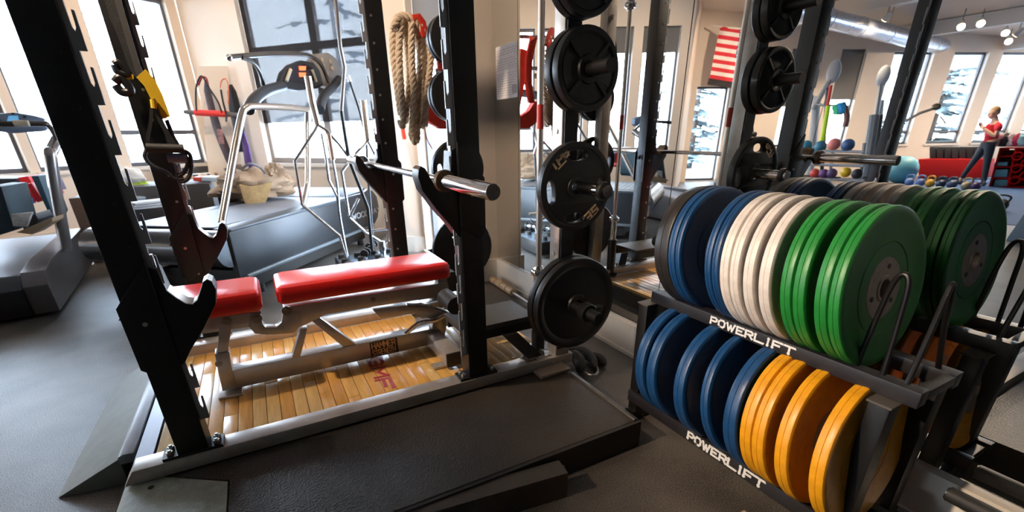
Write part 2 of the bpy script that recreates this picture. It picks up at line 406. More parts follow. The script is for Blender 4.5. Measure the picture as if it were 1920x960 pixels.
# skirting
mb = MB(); mb.box((XM-.022, -4.6, 0), (XM+.006, 3.55, .19)); mb.box((XM-.034, -4.6, 0), (XM-.022, 3.545, .022))
struct(mb.build('baseboard_right', M_trimw, smooth=False))
mb = MB(); mb.box((1.498, 3.528, 0), (XM-.022, 3.55, .19)); struct(mb.build('baseboard_corner', M_trimw, smooth=False))
mb = MB(); dd = (a1-a0).normalized(); nn = Vector((dd.y, -dd.x, 0)); nn = nn if nn.y < 0 else -nn
mb.prism([a0-dd*.02, a1+dd*.01, a1+dd*.01+nn*.02, a0-dd*.02+nn*.02], (0, 0, .17)); struct(mb.build('baseboard_pier', M_trimw, smooth=False))
mb = MB(); mb.prism([W1A, W1B, W1B-out1*.02, W1A-out1*.02], (0, 0, .15)); struct(mb.build('baseboard_window', M_trimw, smooth=False))
# mirror panels
seams = [3.546, 3.154, 1.64, .126, -1.39, -2.9, -4.4]
mdesc = ['fourth', 'fifth', 'farthest']
mlabels = ['narrow mirror panel at the far corner, with the paper sheet taped on it', 'tall mirror panel behind the black plates and the upright barbell',
           'tall mirror panel behind the coloured bumper plate rack', None, None, None]
for i, (ya, yb) in enumerate(zip(seams[:-1], seams[1:])):
    o = boxo('mirror_panel', (XM, yb+.0025, .19), (XM+.005, ya-.0025, 2.75), M_mirror)
    if mlabels[i]: tag(o, mlabels[i], 'mirror')
    else: tag(o, '%s mirror panel from the corner, outside the picture beyond the plate rack' % mdesc[i-3], 'mirror', 'mirror panels out of view')
struct(boxo('trim_8', (XM+.0052, -4.6, .18), (XM+.0058, 3.548, 2.76), M_rubber_dull))
# ceiling beams, ducts
for k, x in enumerate((-1.5, -4.6, -7.6, -10.6, -13.4)):
    struct(boxo('trim_%d' % (k+1), (x-.09, -4.6, CZ(x)-.28), (x+.09, 9.2 if x < -4 else 6.3, CZ(x)-.01), mat('white_beam', (.82, .80, .76), .5)))
M_duct = mat('galvanised_duct', (.62, .66, .74), .28, metal=.8, var=.1)
pA = vat(1480, 18, Z=3.05); pB = vat(1786, 92, Z=3.0)
t = thing('air_duct', 'round silver air duct running under the ceiling above the far windows', 'duct', (pA.x, pA.y, 2.9))
mb = MB(); mb.tube([pA, pB], .16, 24); mb.build('duct_pipe', M_duct, t)
for k in range(1, 6):
    q = pA.lerp(pB, k/6); dv = (pB-pA).normalized()*.02
    mb = MB(); mb.tube([q-dv, q+dv], .168, 24); mb.build('duct_collar', M_duct, t)
mb = MB(); mb.cyl(pB, pB+(pB-pA).normalized()*.25, .13, 20, .07); mb.build('duct_nozzle', mat('beige_plastic', (.6, .45, .3), .5), t)
mb = MB()
for k in (1, 3, 5):
    q = pA.lerp(pB, k/6); mb.cyl(q+Vector((0, 0, .16)), (q.x, q.y, CZ(q.x)), .008, 6)
mb.build('hanger_rod', M_steel, t)

# ------------------------------------------------------------------ warm track lamps, and unseen spots added for fill
M_lamp = mat('lamp_glow', (1.0, .72, .42), emit=14)
def track_or_fill_lamp(name, pos, aim, power, label, blend=.8, ang=110, group=None):
    t = thing(name, label, 'lamp', pos, group)
    p = Vector(pos); d = (Vector(aim)-p).normalized(); zc = CZ(p.x)
    mb = MB(); mb.cyl((p.x, p.y, p.z), (p.x, p.y, zc), .012, 8); mb.build('stem', M_steel, t)
    mb = MB(); mb.cyl(p-d*.09, p+d*.05, .035, 20, .06); mb.build('lamp_shade', mat('white_enamel', (.75, .73, .7), .4), t)
    mb = MB(); mb.cyl(p+d*.052, p+d*.056, .055, 20); mb.build('bulb', M_lamp, t)
    l = bpy.data.lights.new(name+'_light', 'SPOT'); l.energy = power; l.color = (1.0, .79, .60); l.spot_size = R(ang); l.spot_blend = blend; l.shadow_soft_size = .06
    o = bpy.data.objects.new(name+'_light', l); C.objects.link(o)
    o.rotation_mode = 'QUATERNION'; o.rotation_quaternion = d.to_track_quat('-Z', 'Y'); o.location = p+d*.08
    return t
for i, (px, py, lb) in enumerate([(1803, 44, 'leftmost of the four glowing ceiling spots'), (1840, 38, 'second glowing ceiling spot, on the same bar as the leftmost'), (1886, 56, 'third glowing ceiling spot, upper one of the right pair'), (1892, 72, 'lowest glowing ceiling spot, under the third')]):
    p = vat(px, py, Z=[3.16, 3.20, 3.14, 3.06][i])
    track_or_fill_lamp('track_or_fill_spot', p, p+Vector((1.0, -.6, -1.6)), 300, lb)
FILL_LAMPS = [(-.6, 6.0, 0, 3.0, 170, 'over the charcoal treadmill'), (.6, 4.6, .9, 1.5, 120, 'over the bar holder'), (-2.4, 5.2, -.6, 2.5, 170, 'over the left treadmill'), (-5.0, 6.0, -1.0, 2.5, 300, 'before the flag'),
         (-7.6, 5.6, -.6, 2.2, 300, 'over the cable machines'), (-10.6, 4.6, -.6, 2.2, 300, 'over the kettlebells'), (-13.0, 3.6, -.5, 2.0, 260, 'over the red shelf'), (-6.5, 1.5, 0, 0, 160, 'in the middle of the room'), (-1.3, 2.3, 3.0, 1.1, 470, 'over the power rack'), (-2.5, 1.35, 3.95, -.55, 820, 'left of the platform')]
for (x, y, ax, ay, pw, wh) in FILL_LAMPS:  # unseen spots added to brighten the walls and the plate rims
    track_or_fill_lamp('track_or_fill_spot', (x, y, CZ(x)-(.45 if y > 1.4 else 1.0)), (x+ax, y+ay, .6 if y > 1.4 else .75), pw, 'added fill spotlight outside the picture, '+wh, group='added fill spotlights out of view', ang=(31 if y < 1.4 else 80) if y < 3 else 120)

# ================================================================== POWER RACK AND ITS PLATFORM
AX0, AX1, BX0, BX1 = -.437, -.342, .684, .779
YN0, YN1, YF0, YF1 = 1.70, 1.79, 2.87, 2.96
BT, PT = .178, .125
rack = thing('power_rack', 'four-post black power rack on silver base bars around the red bench', 'rack', (.17, 2.3, 0))
def base_bar(y0, y1, x0, x1):
    mb = MB(); mb.prism([(x0, y0, PT-.0), (x0+.035, y0, BT), (x1, y0, BT), (x1, y0, PT)], (0, y1-y0, 0))
    return mb.build('base_bar', M_silver, rack, bev=.004)
base_bar(1.69, 1.775, -.605, 1.255); base_bar(2.775, 2.885, -.605, 1.255)
M_bolt = mat('zinc_bolt', (.62, .60, .52), .3, metal=.9)
def upright(x0, x1, y0, y1, side, face):            # side: +1 the slotted plate points to +x; face: y of the bolt face
    mb = MB(); mb.box((x0, y0, BT), (x1, y1, 2.55), bev=.006)
    up = mb.build('upright', M_black, rack)
    xs = x1 if side > 0 else x0
    mb = MB(); ya = y0+.012; wdt = .028; z = .30
    poly = []
    # toothed plate: outline with square notches, hooked teeth
    pts = [(0, .24)]; zz = .30
    while zz < 2.45:
        pts += [(wdt, zz), (wdt, zz+.078), (.006, zz+.078), (.006, zz+.096), (.014, zz+.125)]; zz += .125
    pts += [(0, 2.5)]
    z0_ = .24
    n_t = int((2.45-.30)/.125)
    for k in range(n_t):
        za = .30+k*.125
        W_ = side*wdt
        mb.prism([(xs, ya, za), (xs+W_, ya, za), (xs+W_, ya, za+.088), (xs+W_*.80, ya, za+.090), (xs+W_*.76, ya, za+.052), (xs+W_*.62, ya, za+.042), (xs+W_*.46, ya, za+.052), (xs+W_*.42, ya, za+.125), (xs, ya, za+.125)], (0, .007, 0))
    mb.build('slotted_plate', M_slot, up, smooth=False)
    mb = MB()
    for k in range(16): mb.cyl((xs-side*.028, face, .42+k*.125), (xs-side*.028, face-.002, .42+k*.125), .0065, 8)
    stuff(mb.build('pin_hole', M_bolt if face > 2 else M_rubber, up))
    mb = MB(); mb.box((x0-.045, y0-.004, BT), (x1+.045, y1-.02, BT+.012)); fl = mb.build('foot_plate', M_black, up)
    mb = MB()
    for sx in (x0-.024, x1+.024):
        for sy in (y0+.018, y0+.052): mb.cyl((sx, sy, BT+.012), (sx, sy, BT+.024), .011, 6); mb.cyl((sx, sy, BT+.024), (sx, sy, BT+.03), .006, 8)
    stuff(mb.build('anchor_bolt', M_bolt, up))
    return up
for (x0, x1, s) in ((AX0, AX1, 1), (BX0, BX1, -1)):
    upright(x0, x1, YN0, YN1, s, YN0); upright(x0, x1, YF0, YF1, s, YF0)
def cross(name, a, b, m=M_black): return boxo(name, a, b, m, rack, .005)
for x0 in (AX0, BX0): cross('top_crossbar', (x0+.01, YN1, 2.40), (x0+.085, YF0, 2.49))
cross('top_crossbar', (AX1, YF0+.01, 2.44), (BX0, YF1-.01, 2.52)); cross('pull_up_bar', (AX1, YN0+.02, 2.44), (BX0, YN0+.06, 2.48), M_steel)
# storage uprights next to the mirror
def storage(y0, y1, out):
    mb = MB(); mb.box((1.155, y0, BT), (1.235, y1, 2.55), bev=.005); up = mb.build('storage_upright', M_silver, rack)
    yf = y0 if out < 0 else y1
    mb = MB(); mb.box((1.162, yf if out > 0 else yf-.01, .22), (1.228, yf+.01 if out > 0 else yf, 2.5)); mb.build('horn_plate', M_black, up)
    for zc in (.47, 1.003, 1.434, 1.735, 2.15):
        L = .27 if zc < 1.1 else .24
        mb = MB(); mb.cyl((1.195, yf, zc), (1.195, yf+out*L, zc), .0245, 24); mb.cyl((1.195, yf+out*.005, zc), (1.195, yf+out*.016, zc), .04, 20)
        mb.build('storage_horn', M_black if zc > 1.1 or zc < .6 else M_chrome, up)
    for zc in (.7, 1.22, 1.85):
        mb = MB(); mb.cyl((1.155, (y0+y1)/2, zc), (1.150, (y0+y1)/2, zc), .010, 8); mb.build('bolt', M_bolt, up)
storage(1.70, 1.775, -1); storage(2.86, 2.935, 1)
cross('rear_crossbar', (1.17, 1.775, 2.40), (1.225, 2.86, 2.47)); cross('side_crossbar', (BX1, YN0+.01, 2.45), (1.155, YN0+.07, 2.52)); cross('side_crossbar', (BX1, YF0+.01, 2.45), (1.155, YF0+.07, 2.52))
# spotter steps with diagonal legs
for (x0, x1, y0, y1, yl) in ((.72, 1.12, 1.84, 2.10, 1.735), (.60, 1.02, 2.60, 2.86, 2.83)):
    st = boxo('spotter_platform', (x0, y0, .335), (x1, y1, .362), mat('step_tread', (.055, .05, .045), .55, bump=.4, bscale=400), rack, .004)
    for ya_ in (y0+.004, y1-.03): mb = MB(); mb.box((x0+.01, ya_, .29), (x1-.005, ya_+.026, .335)); mb.build('platform_rim', M_black, st)
    mb = MB(); mb.prism([(x1-.20, yl+.07, .30), (x1-.12, yl+.07, .30), (x1-.02, yl-.01, BT), (x1-.10, yl-.01, BT)], (0, .05, 0)); mb.build('diagonal_leg', M_black, st)
    mb = MB(); mb.box((x1-.13, yl-.02, BT), (x1+.02, yl+.04, BT+.008)); mb.cyl((x1-.02, yl+.01, BT+.008), (x1-.02, yl+.01, BT+.03), .014, 6); mb.build('leg_foot', M_steel, st)
# platform: frame, mats, planks
plat = thing('lifting_platform', 'low lifting platform with varnished plank inset and black pebbled mat', 'platform', (.3, 2.0, 0))
c = [at(240, 889, Z=.122), at(427, 903, Z=.122), at(423, 975, Z=.122), at(202, 985, Z=.122)]
_sw = (c[2]-c[1]).normalized(); _e = c[1]+_sw*((c[1].y-1.142)/-_sw.y); _g = Vector((.006, .008, 0)); _t = (1.69-c[1].y)/(c[0].y-c[1].y)
mpoly = [(1.172, 1.69), (1.172, 1.142), (_e.x+.006, 1.142), (c[1].x+.006, c[1].y+.008), (c[1].x+(c[0].x-c[1].x)*_t+.01, 1.69)]
mb = MB(); mb.prism([(a, b, .105) for a, b in mpoly], (0, 0, PT-.004-.105)); mb.build('near_mat', M_mat, plat)
mb = MB(); mb.box((_e.x+.01, 1.125, .0), (1.20, 1.142, PT-.006)); mb.prism([(a, b, 0) for a, b in mpoly], (0, 0, .104)); mb.build('mat_edge', mat('dark_plywood_edge', (.02, .017, .015), .7), plat)
mb = MB(); mb.prism([(1.172, 1.60, 0), (1.172, 1.60, PT), (1.178, 1.60, PT+.004), (1.196, 1.60, PT), (1.20, 1.60, 0)], (0, -.46, 0)); mb.build('edge_trim', mat('dull_edge_metal', (.13, .12, .11), .35, metal=.7, var=.3, vscale=30), plat)
mb = MB(); mb.box((1.02, 1.615, PT-.002), (1.19, 1.70, PT+.016), bev=.003); mb.build('corner_pad', mat('beige_block', (.30, .23, .17), .45), plat)
mb = MB(); mb.box((-.60, 1.775, .0), (1.22, 2.775, .104)); mb.build('deck_base', mat('dark_plywood_edge', (.02, .017, .015), .7), plat)
boxo('left_rail', (-.60, 1.78, .10), (-.545, 2.77, PT+.004), mat('blue_grey_metal', (.30, .32, .36), .3, metal=.7), plat)
px = -.538; k = 0
while px < 1.20:
    wv = .0545
    joint = 1.775+random.random()*.9
    segs = [(1.779, joint), (joint+.0015, 2.772)] if (k % 3) else [(1.779, 2.772)]
    for (ya, yb) in segs:
        if yb-ya < .05: continue
        o = boxo('plank', (px, ya, .104), (px+wv-.0022, yb, PT+random.uniform(-.0004, .0004)), PLANKS[random.randrange(5)], plat, .0012)
    px += wv; k += 1
# painted letters on the planks, reading down towards the camera
def fr(x): return x
pa_ = at(690, 672, Z=PT); pb_ = at(715, 738, Z=PT); td = (pb_-pa_).normalized(); LW = (pb_-pa_).length/3
o_ = pa_-td*LW*2+Vector((0, 0, .0009)); lu = Vector((-td.y, td.x, 0))
for ci, ch in enumerate('SIGMF'):
    lettering('painted_letter', ch, o_+td*LW*ci, td, lu, .062, LW*.78, 0, .017, mat('faded_red_paint', (.50, .045, .06), .3, var=.2, vscale=60, coat=.4), plat, rise=.0008)
# ramp on the left, with its nosing
ramp = thing('threshold_ramp', 'grey-green threshold ramp leaning from the floor to the platform edge', 'ramp', (-.75, 2.3, 0))
M_ramp = mat('grey_green_rubber', (.20, .215, .185), .5, var=.3, vscale=7, bump=.3, bscale=250)
mb = MB(); mb.prism([(-.88, 1.935, .002), (-.66, 1.90, .118), (-.66, 1.90, .09), (-.66, 1.90, .001)], (.0, 1.0, 0)); mb.build('ramp_surface', M_ramp, ramp, bev=.003)
mb = MB(); mb.prism([(-.662, 1.90, .092), (-.662, 1.90, .124), (-.645, 1.90, .132), (-.612, 1.90, .130), (-.607, 1.90, .09)], (0, .92, 0)); mb.build('ramp_nosing', mat('pale_blue_grey_rubber', (.34, .37, .41), .35, var=.2, vscale=12), ramp, bev=.003)
# loose wedge in front
c = [at(240, 889, Z=.122), at(427, 903, Z=.122), at(423, 975, Z=.122), at(202, 985, Z=.122)]
dx = (c[1]-c[0]).normalized(); L0 = (c[1]-c[0]).length; sw = c[2]-c[1]; dy = Vector((sw.x, sw.y, 0)).normalized()
wed = thing('ramp_wedge', 'pale grey-green ramp wedge lying at the front left corner of the platform', 'ramp', (c[0].x, c[0].y, 0))
zo = Vector((0, 0, 1)); b0 = Vector((c[0].x, c[0].y, 0))
mb = MB(); prof = [(-.035, 0), (-.032, .03), (-.012, .095), (0, .112), (.012, .119), (.03, .122), (L0, .122), (L0, 0)]
mb.prism([b0+dx*a+zo*h for a, h in prof], dy*.30); mb.build('wedge_body', mat('pale_grey_green_rubber', (.27, .285, .23), .5, var=.35, vscale=30, bump=.3, bscale=300), wed)
mb = MB(); p_ = at(283, 914, Z=.122); mb.cyl(p_, p_+zo*.0012, .009, 20); mb.build('screw_cap', M_rubber_dull, wed)
# front bar lying before the platform
p0 = at(1048, 862, Z=.112); bd = Vector((-.99, .125, 0)).normalized(); bn = Vector((-bd.y, bd.x, 0)); bn = bn if bn.y < 0 else -bn
bar2 = thing('base_beam', 'dark metal base beam lying along the near edge of the platform', 'beam', (p0.x, p0.y, 0))
b0 = Vector((p0.x, p0.y, 0))
mb = MB(); mb.prism([b0+zo*.0, b0+zo*.112, b0+bd*1.15+zo*.112, b0+bd*1.15], bn*.075); mb.build('beam_tube', mat('brown_grey_metal', (.085, .072, .06), .38, metal=.4, var=.2), bar2, bev=.004)
mb = MB(); mb.cyl(b0+bn*.02+zo*.085, b0+bn*.02+zo*.085-bd*.012, .012, 12); mb.build('end_bolt', M_brass, bar2)
# second platform under the viewer, seen in the mirror
pl2 = thing('lifting_platform', 'second black pebbled platform with a silver bar, seen in the mirror', 'platform', (.2, -.4, 0))
boxo('platform_mat', (-.6, -.9, .09), (1.245, .50, .118), M_mat, pl2, .002)
boxo('platform_base', (-.6, -.9, 0), (1.243, .498, .09), mat('dark_plywood_edge', (.02, .017, .015), .7), pl2)
boxo('base_bar', (-.6, .505, .10), (1.10, .585, .165), M_silver, pl2, .004)

# ------------------------------------------------------------------ J hooks
def j_hook(xf, side, yc, zc, label):
    """xf: post face the hook stands out from, side: direction, zc: height of the trough"""
    t = thing('j_hook', label, 'hook', (xf, yc, zc-.2), 'rack hooks')
    def P(u, z, y): return (xf+side*u, y, zc+z)
    y0, y1 = yc-.056, yc+.056
    prof = [(u*.93, z) for u, z in [(0, .13), (.022, .12), (.03, .05), (.05, .022), (.07, .0), (.087, -.006), (.104, .006), (.135, .062), (.15, .07), (.163, .06), (.168, .035), (.155, -.015), (.10, -.09), (.04, -.16), (.012, -.20), (0, -.205)]]
    mb = MB(); mb.prism([P(u, z, y0+.016) for u, z in prof], (0, y1-y0-.032, 0)); mb.build('hook_arm', M_black, t, bev=.003)
    wear = [(u*.93, z) for u, z in [(.03, .05), (.05, .022), (.07, .0), (.087, -.006), (.104, .006), (.135, .062), (.15, .07), (.163, .06)]]
    rings = [[P(u, z+.0015, y0+.02), P(u, z+.0015, y1-.02), P(u, z-.003, y1-.02), P(u, z-.003, y0+.02)] for u, z in wear]
    mb = MB(); mb.loft(rings); mb.build('worn_saddle', M_brass, t)
    side_prof = [(0.0, .15), (0.0, -.16), (-.075, -.215), (-.103, -.19), (-.106, .02), (-.05, .09)]
    for ya, nm in ((y0, 'side_plate'), (y1-.008, 'side_plate')):
        mb = MB(); mb.prism([P(u, z, ya) for u, z in side_prof], (0, .008, 0)); mb.build(nm, M_black, t, bev=.001)
    mb = MB(); mb.box((min(xf+side*.001, xf+side*.02), yc-.03, zc+.02), (max(xf+side*.001, xf+side*.02), yc-.005, zc+.15), bev=.003); mb.cyl(P(.010, .15, yc-.018), P(.010, .165, yc-.018), .009, 10)
    mb.build('latch', M_steel, t)
    mb = MB(); mb.prism([P(-.103, .0, yc-.01), P(-.103, -.03, yc-.01), P(-.122, -.03, yc-.01)], (0, .02, 0)); mb.build('rear_tab', M_black, t)
    mb = MB(); mb.cyl(P(-.05, -.04, y0), P(-.05, -.04, y0-.004), .007, 10); mb.build('bolt', M_bolt, t)
    return t
yn, yf_ = (YN0+YN1)/2, (YF0+YF1)/2
j_hook(AX1, 1, yn, .726, 'large black hook on the near left upright, in front of the red seat pad')
j_hook(AX1, 1, yf_, .728, 'black hook on the far left upright, beside the treadmill deck')
j_hook(BX0, -1, yn, 1.038, 'black hook on the near right upright, under the barbell sleeve')
j_hook(BX0, -1, yf_, 1.038, 'black hook on the far right upright, under the far end of the barbell')

# ------------------------------------------------------------------ barbells
def barbell(pos, axis, length, label, mr_, sleeve=.415, marks=None, tape=None):
    a = Vector(pos); d = Vector(axis).normalized(); t = thing('barbell', label, 'barbell', pos, 'barbells'); s = sleeve
    q = d.to_track_quat('Z', 'Y').to_matrix().to_4x4(); q.translation = a
    mb = MB(); mb.cyl(a+d*s, a+d*(length-s), .0142, 20); mb.build('shaft', mr_, t)
    for e0, sg in ((0, 1), (length, -1)):
        o = a+d*e0
        q = (d*sg).to_track_quat('Z', 'Y').to_matrix().to_4x4(); q.translation = o
        prof = [(0, .006), (.010, .006), (.0105, 0), (.0235, 0), (.0252, .003), (.0252, s-.03), (.030, s-.03)]
        mb = MB(); mb.lathe(prof[:6]+[(.0252, s-.01)], q, 32); mb.build('sleeve', M_chrome, t)
        q2 = [(.0252, s-.028), (.037, s-.028), (.0395, s-.024), (.0395, s-.006), (.037, s-.002), (.026, s), (.022, s+.012), (.0145, s+.014)]
        mb = MB(); mb.lathe(q2, q, 32); mb.build('collar_ring', M_brass if sg == 1 and marks is None else M_chrome, t)
        mb = MB(); mb.lathe([(0, -.0015), (.009, -.0015), (.0235, -.0015), (.0235, .002)], q, 32); mb.build('end_cap', mat('brown_end_cap', (.20, .16, .14), .5, var=.4, vscale=120), t)
        for k in range(3):
            an = k*2.094+.6; mb = MB(); c0 = q @ Vector((.013*math.cos(an), .013*math.sin(an), -.0015)); c1 = q @ Vector((.013*math.cos(an), .013*math.sin(an), -.003)); mb.cyl(c0, c1, .0018, 8); mb.build('end_screw', M_rubber, t)
    if marks:
        for (za, zb) in marks:
            mb = MB(); mb.cyl(a+d*za, a+d*zb, .0155, 20); mb.build('red_band', mat('red_band_paint', (.65, .05, .03), .4), t)
    return t
barbell((.603, 1.235, 1.060), (0, 1, 0), 2.22, 'chrome barbell lying across the hooks of the power rack', M_chrome)
M_bar2 = mat('pale_bar_steel', (.66, .58, .50), .3, metal=.8)
barbell((1.146, 1.857, .182), (0, 0, 1), 2.2, 'upright barbell with a red band, standing left of the black plates', M_bar2, marks=[(1.048, 1.145)])
barbell((1.10, 2.80, .182), (0, 0, 1), 2.2, 'upright barbell with a red band seen in the mirror behind the cream post', M_bar2, marks=[(1.045, 1.14)])
for nm, (x, y) in (('bar_holder', (1.146, 1.857)), ('bar_holder', (1.10, 2.80))):
    mb = MB(); q = Matrix.Translation((x, y, 0)); mb.lathe([(.0, .125), (.06, .125), (.06, .14), (.034, .15), (.034, .42), (.0275, .42), (.0275, .182), (0, .18)], q, 24); mb.build(nm, M_black, rack)

# ------------------------------------------------------------------ weight plates
def y_frame(p, tilt=0.0, yaw=0.0):
    """local z -> outward direction -Y (towards the viewer), tilted back"""
    Z = Vector((math.sin(yaw), -math.cos(yaw)*math.cos(tilt), math.sin(tilt))); X = Vector((math.cos(yaw), math.sin(yaw), 0)); Yv = Z.cross(X)
    return frame_matrix(p, X, Yv, Z)
def bumper(c, wd, m, label, cat='weight plate', tilt=R(8.5), yaw=0, r=.225, group=None, face=None):
    """c: centre of the front face"""
    t = thing('bumper_plate', label, cat, (c[0], c[1], c[2]-r), group)
    q = y_frame(c, tilt, yaw)
    hr = .085
    prof = [(.088, -.006), (.125, -.006), (.128, -.009), (.131, -.006), (.188, -.004), (r-.022, 0), (r-.008, 0), (r-.002, -.003), (r, -.009),
            (r, -wd*.5+.0012), (r-.0018, -wd*.5), (r, -wd*.5-.0012), (r, -wd+.009), (r-.002, -wd+.003), (r-.008, -wd), (r-.022, -wd), (.188, -wd+.004), (.088, -wd+.006)]
    mb = MB(); mb.lathe(prof, q, 96); mb.build('rubber_disc', m, t)
    mb = MB(); mb.lathe([(.0255, -wd*.9), (.0255, -.006), (.028, -.002), (.036, -.002), (.038, -.005), (.086, -.005), (.088, -.007), (.088, -wd+.007), (.0255, -wd+.005)], q, 48)
    hub = mb.build('steel_hub', mat('hub_steel', (.40, .33, .27), .38, metal=.6, var=.25, vscale=50), t)
    if face:
        for k in range(3):
            an = R(80)+k*2.0944
            mb = MB(); c0 = q @ Vector((.062*math.cos(an), .062*math.sin(an), -.006)); c1 = q @ Vector((.062*math.cos(an), .062*math.sin(an), -.0035)); mb.cyl(c0, c1, .008, 6); mb.build('hub_bolt', M_rubber, hub)
    return t
def bm_(name, col, rough=.38, **k): return mat(name, col, rough, var=.22, vscale=22, bump=.08, bscale=150, **k)
M_g = bm_('green_bumper', (.018, .235, .035)); M_b = bm_('blue_bumper', (.008, .058, .165)); M_w = bm_('white_bumper', (.80, .72, .64)); M_y = bm_('yellow_bumper', (.80, .34, .008)); M_k = bm_('black_bumper', (.022, .019, .018))
for n, y0, y1, mm_, lb in [
    ('k', 1.212, 1.144, M_k, 'black bumper plate at the far end of the upper shelf'),
    ('b', 1.144, 1.112, M_b, 'first blue plate on the upper shelf, touching the black one'),
    ('b', 1.111, 1.088, M_b, 'second blue plate on the upper shelf, facing a dark gap'),
    ('b', .985, .957, M_b, 'third blue plate on the upper shelf, standing after the dark gap'),
    ('b', .956, .930, M_b, 'fourth blue plate on the upper shelf, touching the first white one'),
    ('w', .925, .890, M_w, 'first white plate on the upper shelf, next to the blue ones'),
    ('w', .888, .855, M_w, 'second white plate on the upper shelf, close behind a dirty one'),
    ('w', .841, .805, M_w, 'third white plate on the upper shelf, with a dirt-stained face'),
    ('w', .789, .752, M_w, 'last white plate on the upper shelf, beside the first green one'),
    ('g', .722, .688, M_g, 'first green plate on the upper shelf, beside the last white one'),
    ('g', .685, .650, M_g, 'second green plate on the upper shelf, facing a dark gap'),
    ('g', .626, .591, M_g, 'third green plate on the upper shelf, behind the nearest green one'),
    ('g', .590, .559, M_g, 'nearest green plate on the upper shelf, showing its steel hub')]:
    bumper((1.473, y1, .809), y0-y1, mm_, lb, group='plates on the upper shelf', face=True)
for y0, y1, mm_, tl, lb in [
    (1.171, 1.125, M_b, 8.5, 'far blue plate on the lower shelf, beside the rack leg'),
    (1.110, 1.065, M_b, 8.5, 'second blue plate on the lower shelf, with a scuffed rim'),
    (.973, .926, M_b, 8.5, 'blue plate standing alone between gaps on the lower shelf'),
    (.853, .819, M_b, 14, 'thin dull blue plate leaning back on the lower shelf'),
    (.762, .713, M_b, 8.5, 'blue plate next to the yellow ones on the lower shelf'),
    (.700, .659, M_y, 8.5, 'first yellow plate on the lower shelf, beside the blue one'),
    (.658, .617, M_y, 8.5, 'second yellow plate on the lower shelf, touching the first'),
    (.585, .544, M_y, 9.5, 'third yellow plate on the lower shelf, with a wide gap before it'),
    (.484, .442, M_y, 8.5, 'nearest yellow plate on the lower shelf, behind the front leg')]:
    bumper((1.40, y1, .352), y0-y1, mm_, lb, group='plates on the lower shelf', tilt=R(tl), face=True)

# ------------------------------------------------------------------ the plate rack
pr = thing('plate_rack', 'black two-shelf bumper plate rack with white lettering on its rails', 'rack', (1.46, .8, 0))
M_rail = mat('satin_black_rail', (.018, .016, .018), .42, var=.2, vscale=30)
ft = boxo('upper_front_rail', (1.355, .37, .562), (1.40, 1.30, .607), M_rail, pr, .003)
boxo('upper_back_rail', (1.548, .37, .562), (1.59, 1.30, .607), M_rail, pr, .003)
fl = boxo('lower_front_rail', (1.300, .36, .088), (1.335, 1.32, .141), M_rail, pr, .003)
boxo('lower_back_rail', (1.47, .36, .088), (1.505, 1.32, .141), M_rail, pr, .003)
for y in (.37, 1.262): boxo('end_rail', (1.40, y, .575), (1.548, y+.03, .603), M_rail, pr, .002)
for y in (.37, 1.28): boxo('lower_end_rail', (1.335, y, .095), (1.47, y+.03, .13), M_rail, pr, .002)
for y in (.405, 1.27):
    for x in (1.310, 1.598):
        lg = boxo('leg', (x, y, 0), (x+.060, y+.05, .556), M_black, pr, .004)
        mb = MB(); mb.box((x-.004 if x < 1.4 else x-.03, y-.004, .556), (x+.09 if x < 1.4 else x+.064, y+.054, .562)); mb.build('leg_cap', mat('worn_cap', (.13, .11, .09), .45, metal=.5), lg)
    boxo('foot_bar', (1.29, y+.002, .0), (1.69, y+.048, .045), M_black, pr, .003)
def hoop(pts, label=None):
    mb = MB(); mb.tube(smooth_path(pts, 6), .0070, 10); return mb.build('divider_hoop', M_black, pr)
hoop([(1.385, .535, .60), (1.392, .528, .75), (1.394, .518, .85), (1.394, .50, .878), (1.392, .485, .85), (1.39, .478, .75), (1.385, .47, .60)])
hoop([(1.385, .415, .60), (1.415, .417, .75), (1.428, .418, .84), (1.443, .419, .867), (1.458, .419, .84), (1.49, .418, .75), (1.56, .415, .60)])
def rail_text(x, z0, h, ya, yb, parent):
    widths = [1, 1, 1.25, 1, 1.05, 1.25, .55, 1.2, 1.3]; tot = sum(widths); gp = (ya-yb)*.022; wd = ((ya-yb)-8*gp)/tot*.93
    th = h*.24
    lettering('white_lettering', 'POWERLIFT', (x, ya-.004, z0+th*.4), (0, -1, 0), (0, 0, 1), h-th*.6, wd, gp*1.5, th, M_white_print, parent, slab=True, widths=widths)
yA = at(1333, 592, X=1.355).y; yB = at(1482, 655, X=1.355).y
rail_text(1.3548, .571, .028, yA, yB, ft)
yA = at(1290, 808, X=1.30).y; yB = at(1427, 898, X=1.30).y
rail_text(1.2998, .097, .036, yA, yB, fl)

